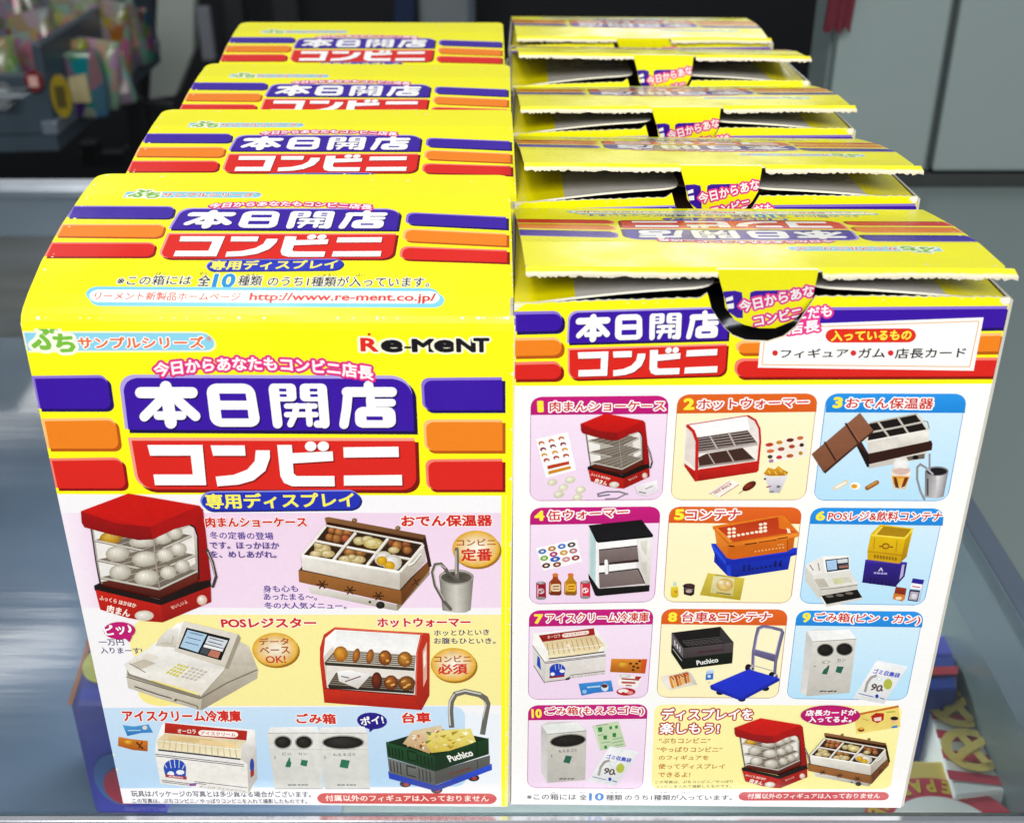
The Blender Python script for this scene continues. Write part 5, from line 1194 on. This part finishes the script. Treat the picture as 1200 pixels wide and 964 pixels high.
for px, yy, w, hgt, lab in ((275, 2.7, .05, .16, 'black hanging bag in the dark left of the navy cloth'), (335, 2.75, .07, .14, 'dark garment hanging behind the left row of boxes')):
    p = hity(px, 8, yy); o = empty('hanging_bag', (p.x, yy, p.z-hgt/2), label=lab, cat='bag'); bpy.context.view_layer.update()
    mesh('body', *boxgeo((-w/2, -.03, 0), (w/2, .03, hgt)), plain('bag_cloth', (.016, .018, .022), .7), o, bevel=.012)
    mesh('strap', *boxgeo((-.008, -.006, hgt+.0005), (.008, .006, hgt+.5)), m_black, o)

# ------------------------------------------------------------ the boxes
def rounded(pts, rs, n=6):
    out = []
    m = len(pts)
    for i in range(m):
        p, a, b, r = Vector(pts[i]), Vector(pts[i-1]), Vector(pts[(i+1) % m]), rs[i]
        if r <= 0: out.append(tuple(p)); continue
        s0, s1 = p+(a-p).normalized()*r, p+(b-p).normalized()*r
        for k in range(n+1):
            t = k/n; out.append(tuple(s0*(1-t)**2+p*2*t*(1-t)+s1*t*t))
    return out
GREY = '#c9c6c3'; EDGE = '#f4f1e2'; D = .0590
def carton(root, bl, br, tl, tr, ov, grey, edgec, zback=None):
    """bottom, back and side walls of a carton; corners (x, z) of its front"""
    cm = CM(); th = .0006
    xl0, xr0, xl1, xr1, zl, zr = bl[0]-ov, br[0]+ov, tl[0]-ov, tr[0]+ov, tl[1], tr[1]
    y0, y1 = .0004, D
    def wall(sgn, xb, xt, z):
        X = lambda zz: xb+(xt-xb)*zz/z
        zy = z*.626
        for a, b, c in ((.0004, zy, '#f4f2f2'), (zy, z, YEL)):
            bb = b if b < z or zback is None else zback
            cm.face([(X(a), y0, a), (X(a), y1, a), (X(b), y1, bb), (X(b), y0, b)], c)
        for a, b, c in ((.78, .88, PUR), (.71, .77, ORA), (.64, .70, RED)):
            cm.face([(X(a*z)+sgn*2e-5, y0+.001, a*z), (X(a*z)+sgn*2e-5, y1-.0006, a*z), (X(b*z)+sgn*2e-5, y1-.0006, b*z), (X(b*z)+sgn*2e-5, y0+.001, b*z)], c)
        i = -sgn*th
        zq = z if zback is None else zback
        cm.face([(X(0)+i, y0, .001), (X(0)+i, y1-th, .001), (X(z)+i, y1-th, zq), (X(z)+i, y0, z)], grey)
        cm.face([(X(z), y0, z), (X(z), y1, zq), (X(z)+i, y1, zq), (X(z)+i, y0, z)], edgec)
        cm.face([(X(0), y0, .0004), (X(z), y0, z), (X(z)+i, y0, z), (X(0)+i, y0, .0004)], edgec)
    wall(-1, xl0, xl1, zl); wall(1, xr0, xr1, zr)
    zb = min(zl, zr)-.0008 if zback is None else zback
    cm.face([(xl0, y1, .0004), (xr0, y1, .0004), (xr1, y1, zb), (xl1, y1, zb)], YEL)
    cm.face([(xl0+th, y1-th, .001), (xr0-th, y1-th, .001), (xr1-th, y1-th, zb), (xl1+th, y1-th, zb)], grey)
    cm.face([(xl1, y1, zb), (xr1, y1, zb), (xr1-th, y1-th, zb), (xl1+th, y1-th, zb)], edgec)
    cm.face([(xl0, y0, .0004), (xr0, y0, .0004), (xr0, y1, .0004), (xl0, y1, .0004)], '#f4f2f2')
    cm.face([(xl0, y0, .0012), (xr0, y0, .0012), (xr0, y1, .0012), (xl0, y1, .0012)], grey)
    return cm.build('carton', M_PRINT, root)
def dust_flap(root, side, xs, z, lift, droop=0, zb=None):
    zb = z if zb is None else zb
    """side -1: folded in from the left wall, +1: from the right"""
    cm = CM(); LF = .0415; th = .0005
    def mp(u, v, h):
        a = v/LF; k = max(0, 1-1.05*(u/D)); z_ = z+(zb-z)*u/D
        return (xs-side*(v*.995), u, z_+lift*k*(math.sin(a*1.5)*.85+.12*a)-droop*a*a+h)
    ol = rounded([(.0012, 0), (.0012, LF), (D-.008, LF), (D-.003, 0)], [0, .007, .012, 0])
    if side < 0: ol = ol[::-1]
    yel = hx('#f0e400'); g = hx(GREY)
    ro = .0125
    sheet(cm, ol, mp, GREY, GREY, EDGE, th, [.004, .008, ro-.00005, ro, .017, .022, .027, .032, .037], topfn=lambda u, v: yel if v < ro-.00002 else g)
    return cm.build('dust_flap', M_PRINT, root)
def copy_tree(o, parent=None):
    c = o.copy(); COL.objects.link(c); c.parent = parent
    for ch in o.children: copy_tree(ch, c)
    return c

FA = Art(front_unp(OLR, RZL)); front_art(FA)
scuffs_and_gloss(FA, [((24,392),(144,935)), ((602,390),(595,935)), ((146,942),(590,945))], 16, 4)
profL = [(0, .1352), (.0004, .1367), (.0013, .1379), (.0028, .1388), (.0065, .1404), (.016, .1436), (.030, .1466), (.045, .1486), (.058, .1497)]
mpL, brL, unpL, lenL = profile_map(profL, OLR, RZL)
LA = Art(unpL); lid_art(LA, FA)
scuffs_and_gloss(LA, [((30,374),(600,374))], 26, 9, .0006); scuffs_and_gloss(LA, [((40,340),(112,215)), ((602,350),(596,225)), ((122,207),(590,215))], 10, 12, .0006)  # flecks on the fold paint its gloss highlight along with wear
GL = 'yellow toy boxes in the left row, front panels towards the viewer'
GR = 'yellow toy boxes in the right row, opened lids towards the viewer'
b1 = empty('toy_box', (OLR.x, OLR.y, .0003), RZL, label='foremost box of the left row, its whole front panel of printed toys in view', cat='toy box', group=GL)
a_, b_, c_, d_ = [FA.unp(*p) for p in ((145,943), (594.5,947), (603,368), (23,374))]
zt_ = .1352
tlx = a_[0]+(d_[0]-a_[0])*zt_/d_[1]; trx = b_[0]+(c_[0]-b_[0])*zt_/c_[1]
cm = CM(); fm = lambda u, v, h: (u, -h, v)
sheet(cm, [(a_[0], .0004), (b_[0], .0004), (trx, zt_), (tlx, zt_)], fm, YEL, GREY, EDGE, .0005)
ink(cm, FA, fm, rim=[(a_[0], .0004), (b_[0], .0004), (trx, zt_), (tlx, zt_)]); cm.build('front_panel', M_PRINT, b1)
carton(b1, (a_[0], 0), (b_[0], 0), (tlx, .1362), (trx, .1362), .0002, '#8a8276', EDGE)
bl_, br_ = unpL(114, 206), unpL(596.5, 214)
cm = CM()
olL = rounded([(tlx, 0), (trx, 0), (br_[0], lenL), (bl_[0], lenL)], [0, 0, .003, .0038])
sheet(cm, olL, mpL, YEL, GREY, EDGE, .0005, brL)
ink(cm, LA, mpL, brL, rim=[(tlx, 0), (trx, 0), (br_[0], lenL), (bl_[0], lenL)]); cm.build('lid', M_PRINT, b1)
lid1 = b1.children[-1]
cm = CM()
sheet(cm, rounded([(bl_[0]+.003, 0), (br_[0]-.003, 0), (br_[0]-.005, .011), (bl_[0]+.005, .011)], [0, 0, .004, .004]), lambda u, v, h: (u, .0578-v*.05+h, .1488-v), GREY, YEL, EDGE, .0005)
tf = cm.build('tuck_flap', M_PRINT, b1)
dust_flap(b1, -1, tlx, .1358, .0015); dust_flap(b1, 1, trx, .1358, .0015)
for dx, y, lab in ((.0009, .0605, 'second box of the left row, standing directly behind the foremost one'), (-.0005, .1185, 'third box of the left row, between the second and the hindmost'), (-.0026, .1890, 'hindmost box of the left row, in front of the dark background')):
    o = copy_tree(b1); o.location = (OLR.x+dx, OLR.y+y, .0003); o['label'] = lab
    o.rotation_euler.z = RZL+{'s': .006, 't': -.008, 'h': .004}[lab[0]]

BA = Art(front_unp(ORR, RZR)); back_art(BA, FA)
scuffs_and_gloss(BA, [((602.5,361),(606,359)), ((1178,353),(1182,356))], 9, 33, .0015, '#f6f3e6'); scuffs_and_gloss(BA, [((606,357),(1180,350))], 24, 21, .0006); scuffs_and_gloss(BA, [((602,362),(599,930)), ((1181,360),(1057,935)), ((604,361),(612,358))], 12, 22)
r1b = empty('toy_box', (ORR.x, ORR.y, .0003), RZR, label='foremost box of the right row, its back panel of ten numbered toys in view', cat='toy box', group=GR)
a_, b_, c_, d_ = [BA.unp(*p) for p in ((599,944), (1055,948), (1184,350.5), (602.5,358))]
notch = [BA.unp(*p) for p in ((829,345), (834,364), (848,385), (859,395), (874,400.8), (900,402), (918,396.5), (932,385.5), (944,367), (956,348.5), (960,338), (829,336))]
top = []
N_ = 130
for i in range(N_+1):
    t = i/N_; u = c_[0]+(d_[0]-c_[0])*t; v = c_[1]+(d_[1]-c_[1])*t+.0008*math.sin(math.pi*t)
    if 0 < i < N_: v += random.uniform(-.0001, .0001)+.00016*(i % 3 == 0)
    top.append((u, v))
nl, nr = notch[0][0], notch[9][0]
ol = [(a_[0], .0004), (b_[0], .0004)]+[p for p in top if p[0] > nr+.0006]+[notch[i] for i in range(9, -1, -1)]+[p for p in top if p[0] < nl-.0006]
cm = CM(); sheet(cm, ol, fm, YEL, '#a39c92', EDGE, .0006); ink(cm, BA, fm, hole=notch, rim=[(a_[0], .0004), (b_[0], .0004), c_, d_]); cm.build('front_panel', M_PRINT, r1b)
carton(r1b, (a_[0], 0), (b_[0], 0), (d_[0], d_[1]-.0006), (c_[0], c_[1]-.0006), .0008, '#a39c92', '#cfccc2', .1396)
ZH = .1408; TILT = .136
dust_flap(r1b, -1, d_[0], d_[1]-.0006, .0044, 0, ZH-.001); dust_flap(r1b, 1, c_[0], c_[1]-.001, .0030, 0, ZH-.001)
# lid: hinged along the far edge
profR = [(0, 0), (-.010, .0005), (-.025, .0011), (-.042, .0011), (-.0592, 0), (-.0600, -.0003)]
mpR, brR, _, lenR = profile_map(profR, ORR, RZR)
RA = Art(None); RA.items = [([(p[0], (p[1]-.0012)*.972) for p in v], f, c, l) for v, f, c, l in LA.items if min(p[1] for p in v) > .0013]
cm = CM(); w2 = .0501
sheet(cm, rounded([(-w2, 0), (w2, 0), (w2-.0030, lenR), (-w2+.0014, lenR)], [0, 0, .0030, .0030]), mpR, YEL, GREY, EDGE, .0005, brR)
ink(cm, RA, mpR, brR, rim=[(-w2, 0), (w2, 0), (w2-.0030, lenR), (-w2+.0014, lenR)])
lidR = cm.build('lid', M_PRINT, r1b, (0, D, ZH), (-TILT, 0, 0))
# strip of the tuck flap left along the lid, torn to a ragged white edge
Mi = Matrix.Rotation(TILT, 3, 'X')
def lidloc(x, y, z): p = Mi @ Vector((x, y-D, z-ZH)); return (p.x, p.y, p.z)
yN, zN = D-.0600*math.cos(TILT), ZH+.0600*math.sin(TILT)
tx0, tx1 = BA.unp(838, 350)[0], BA.unp(958, 350)[0]
def torn(xa, xb, seed, tip=0):
    rr = random.Random(seed); cm = CM(); n = max(8, int(abs(xb-xa)/.00055))
    up, fr_ = [], []
    for i in range(n+1):
        t = i/n; x = xa+(xb-xa)*t; j = rr.uniform(0, .00034)+.0002*math.sin(t*3.1+seed)
        rag = .0008+j+.00018*math.sin(t*7+seed)+tip*(max(0, t-.93)/.07)*.0012
        up.append((x, yN+.0004, zN+.0000)); fr_.append((x+rr.uniform(-.0001, .0001), yN-rag, zN-.0006-rag*.3+tip*(max(0, t-.94)/.06)*.0006))
    y1c, wc = hx('#f6ea2a'), hx('#f3ead0'); gc = hx('#cfc8b4')
    for i in range(n):
        a, b, c, d = up[i], up[i+1], fr_[i+1], fr_[i]
        m0 = tuple(a[k]*.38+d[k]*.62 for k in range(3)); m1 = tuple(b[k]*.38+c[k]*.62 for k in range(3))
        q0 = (d[0], d[1]-.0002+rr.uniform(-.0002, .0002), d[2]-.0005-rr.uniform(0, .0005)); q1 = (c[0], c[1]-.0002, c[2]-.0005-rr.uniform(0, .0005))
        if i: q0 = lastq
        lastq = q1
        L_ = lambda p: lidloc(*p)
        cm.face([L_(a), L_(m0), L_(m1), L_(b)], [y1c]*4); cm.face([L_(m0), L_(d), L_(c), L_(m1)], [y1c, wc, wc, y1c])
        cm.face([L_(d), L_(q0), L_(q1), L_(c)], [wc, gc, gc, wc])
        k = lambda p: (p[0], p[1]+.0012, p[2]-.0004)
        cm.face([L_(q0), L_(k(a)), L_(k(b)), L_(q1)], [gc]*4)
    return cm.build('torn_edge', M_PRINT, lidR)
torn(-w2+.0030, tx0, 3); torn(tx1, w2-.0002, 8, 1)
# tongue of the tuck flap still hanging in the notch
sl = Vector((0, .24, -.97)).normalized()
def tong_world(): 
    R = Matrix.Rotation(RZR, 3, 'Z'); return R
nT = Vector((0, sl.z, -sl.y)); OT = Vector((0, yN-.0002, zN))
def unpT(px, py):
    Ri = Matrix.Rotation(-RZR, 3, 'Z'); o = Ri @ (C-ORR-Vector((0, 0, .0003))); d = Ri @ ray(px, py)
    p = o+d*((OT-o).dot(nT)/d.dot(nT)); return (p.x, -(p-OT).dot(sl))
nf = Vector((0, -abs(sl.z), -sl.y)).normalized()
def mpT(u, v, h):
    p = OT-sl*v+nf*h; return lidloc(u, p.y, p.z)
TA = Art(unpT); TA.fr(590, 230, 3.871)
V = 1161.3
TA.pg('990 432 1050 428 1082 436 1086 470 1086 552 1060 552 1015 520', PUR); TA.pg('1008 462 1040 452 1042 470 1010 478', '#fff'); TA.pg('1012 490 1044 484 1046 508 1018 510', '#fff')
TA.pg([(1116,470), (1120,436), (1140,428), (V+70,426), (V+130,424), (V+130,445)], PUR)
so = ((.19, '#f04a9c'), (.14, '#e8308c'))
TA.T('今日からあな', 1076,527,V+252,450,52, '#ffffff', .03, so); TA.T('コンビニ', 1142,588,V+195,545,46, '#ffffff', .03, so)
tol = [unpT(*p) for p in ((838.5,326), (848,345), (850,360), (861,375), (872,380.5), (890,384.5), (908,384.5), (929,376), (944,362), (952,350), (957.5,326))]
tol = [(p[0], -.0002 if i in (0, len(tol)-1) else min(p[1], -.0005)) for i, p in enumerate(tol)]
cm = CM(); hole_t = None
sheet(cm, tol, mpT, YEL, GREY, EDGE, .0005)
# keep the print inside the tongue
poly = tol
for v, f, c, lay in TA.items:
    for t in f:
        q = [(v[i][0], v[i][1], c[i]) for i in t]
        ar = sum(q[k-1][0]*q[k][1]-q[k][0]*q[k-1][1] for k in range(3))
        if ar < 0: q.reverse()
        for i in range(len(poly)):
            q = halfplane(q, poly[i-1], poly[i], True)
            if len(q) < 3: break
        if len(q) >= 3: cm.face([mpT(p[0], p[1], lay*EPS) for p in q], [p[2] for p in q])
cm.build('tuck_tongue', M_PRINT, lidR)
bpy.data.objects.remove(_fo)
def pouch(loc, rz, mat, lab, seed):
    rr = random.Random(seed); vs, fs = [], []; nx, nz = 22, 12
    for j in range(nz):
        for i in range(nx):
            s_, t = i/(nx-1), j/(nz-1)
            fat = math.sin(math.pi*s_)**.5*math.sin(math.pi*(.05+.93*t))**.6
            y = -.011*fat+.0016*math.sin(s_*17+seed+t*5)+.0012*math.sin(t*19+s_*8)+rr.uniform(-.0006, .0006)
            vs.append(((s_-.5)*.078, y, .040+.094*t+.0015*math.sin(s_*9+seed)))
    q = len(vs); vs += [(x, .016-y*.6, z) for x, y, z in vs]
    for j in range(nz-1):
        for i in range(nx-1): a = j*nx+i; fs += [(a, a+1, a+nx+1, a+nx), (q+a, q+a+nx, q+a+nx+1, q+a+1)]
    for i in range(nx-1): a = (nz-1)*nx+i; fs += [(a, a+1, q+a+1, q+a), (i, q+i, q+i+1, i+1)]
    for j in range(nz-1): a = j*nx; b = a+nx-1; fs += [(a, a+nx, q+a+nx, q+a), (b, q+b, q+b+nx, b+nx)]
    o = mesh('foil_pouch', vs, fs, mat, smooth=True); o.location = loc; o.rotation_euler.z = rz
    tag(o, lab, 'pouch')
pouch((ORR.x, ORR.y+.021, .0), RZR, plain('dark_foil', (.035, .037, .042), .16, metal=.6, var=.4, scale=90), 'shiny dark pouch inside the foremost right box, glimpsed through its half round cut-out', 2)
pouch((ORR.x, ORR.y+.0850, .0015), RZR, plain('brown_foil', (.10, .045, .035), .2, metal=.4, var=.4, scale=90), 'shiny brown pouch inside the second right box, glimpsed beside its tongue', 5)
for dx, y, t, lab in ((.0002, .0630, .166, 'second box of the right row, directly behind the foremost opened one'), (-.0002, .1252, .140, 'third box of the right row, in the middle of the five opened boxes'), (-.0006, .1835, .178, 'fourth box of the right row, its lid gaping widest'), (-.0010, .2470, .060, 'hindmost box of the right row, its lid lying almost flat')):
    o = copy_tree(r1b); o.location = (ORR.x+dx, ORR.y+y, .0003); o['label'] = lab
    o.rotation_euler.z = RZR+{'s': .004, 't': -.006, 'f': .007, 'h': -.003}[lab[0]]
    for ch in o.children:
        if ch.name.startswith('lid'): ch.rotation_euler = (-t, {'s': .006, 't': -.008, 'f': .012, 'h': .004}[lab[0]], 0)
        if ch.name.startswith('dust') and t < .1: ch.scale = (1, 1, .980)
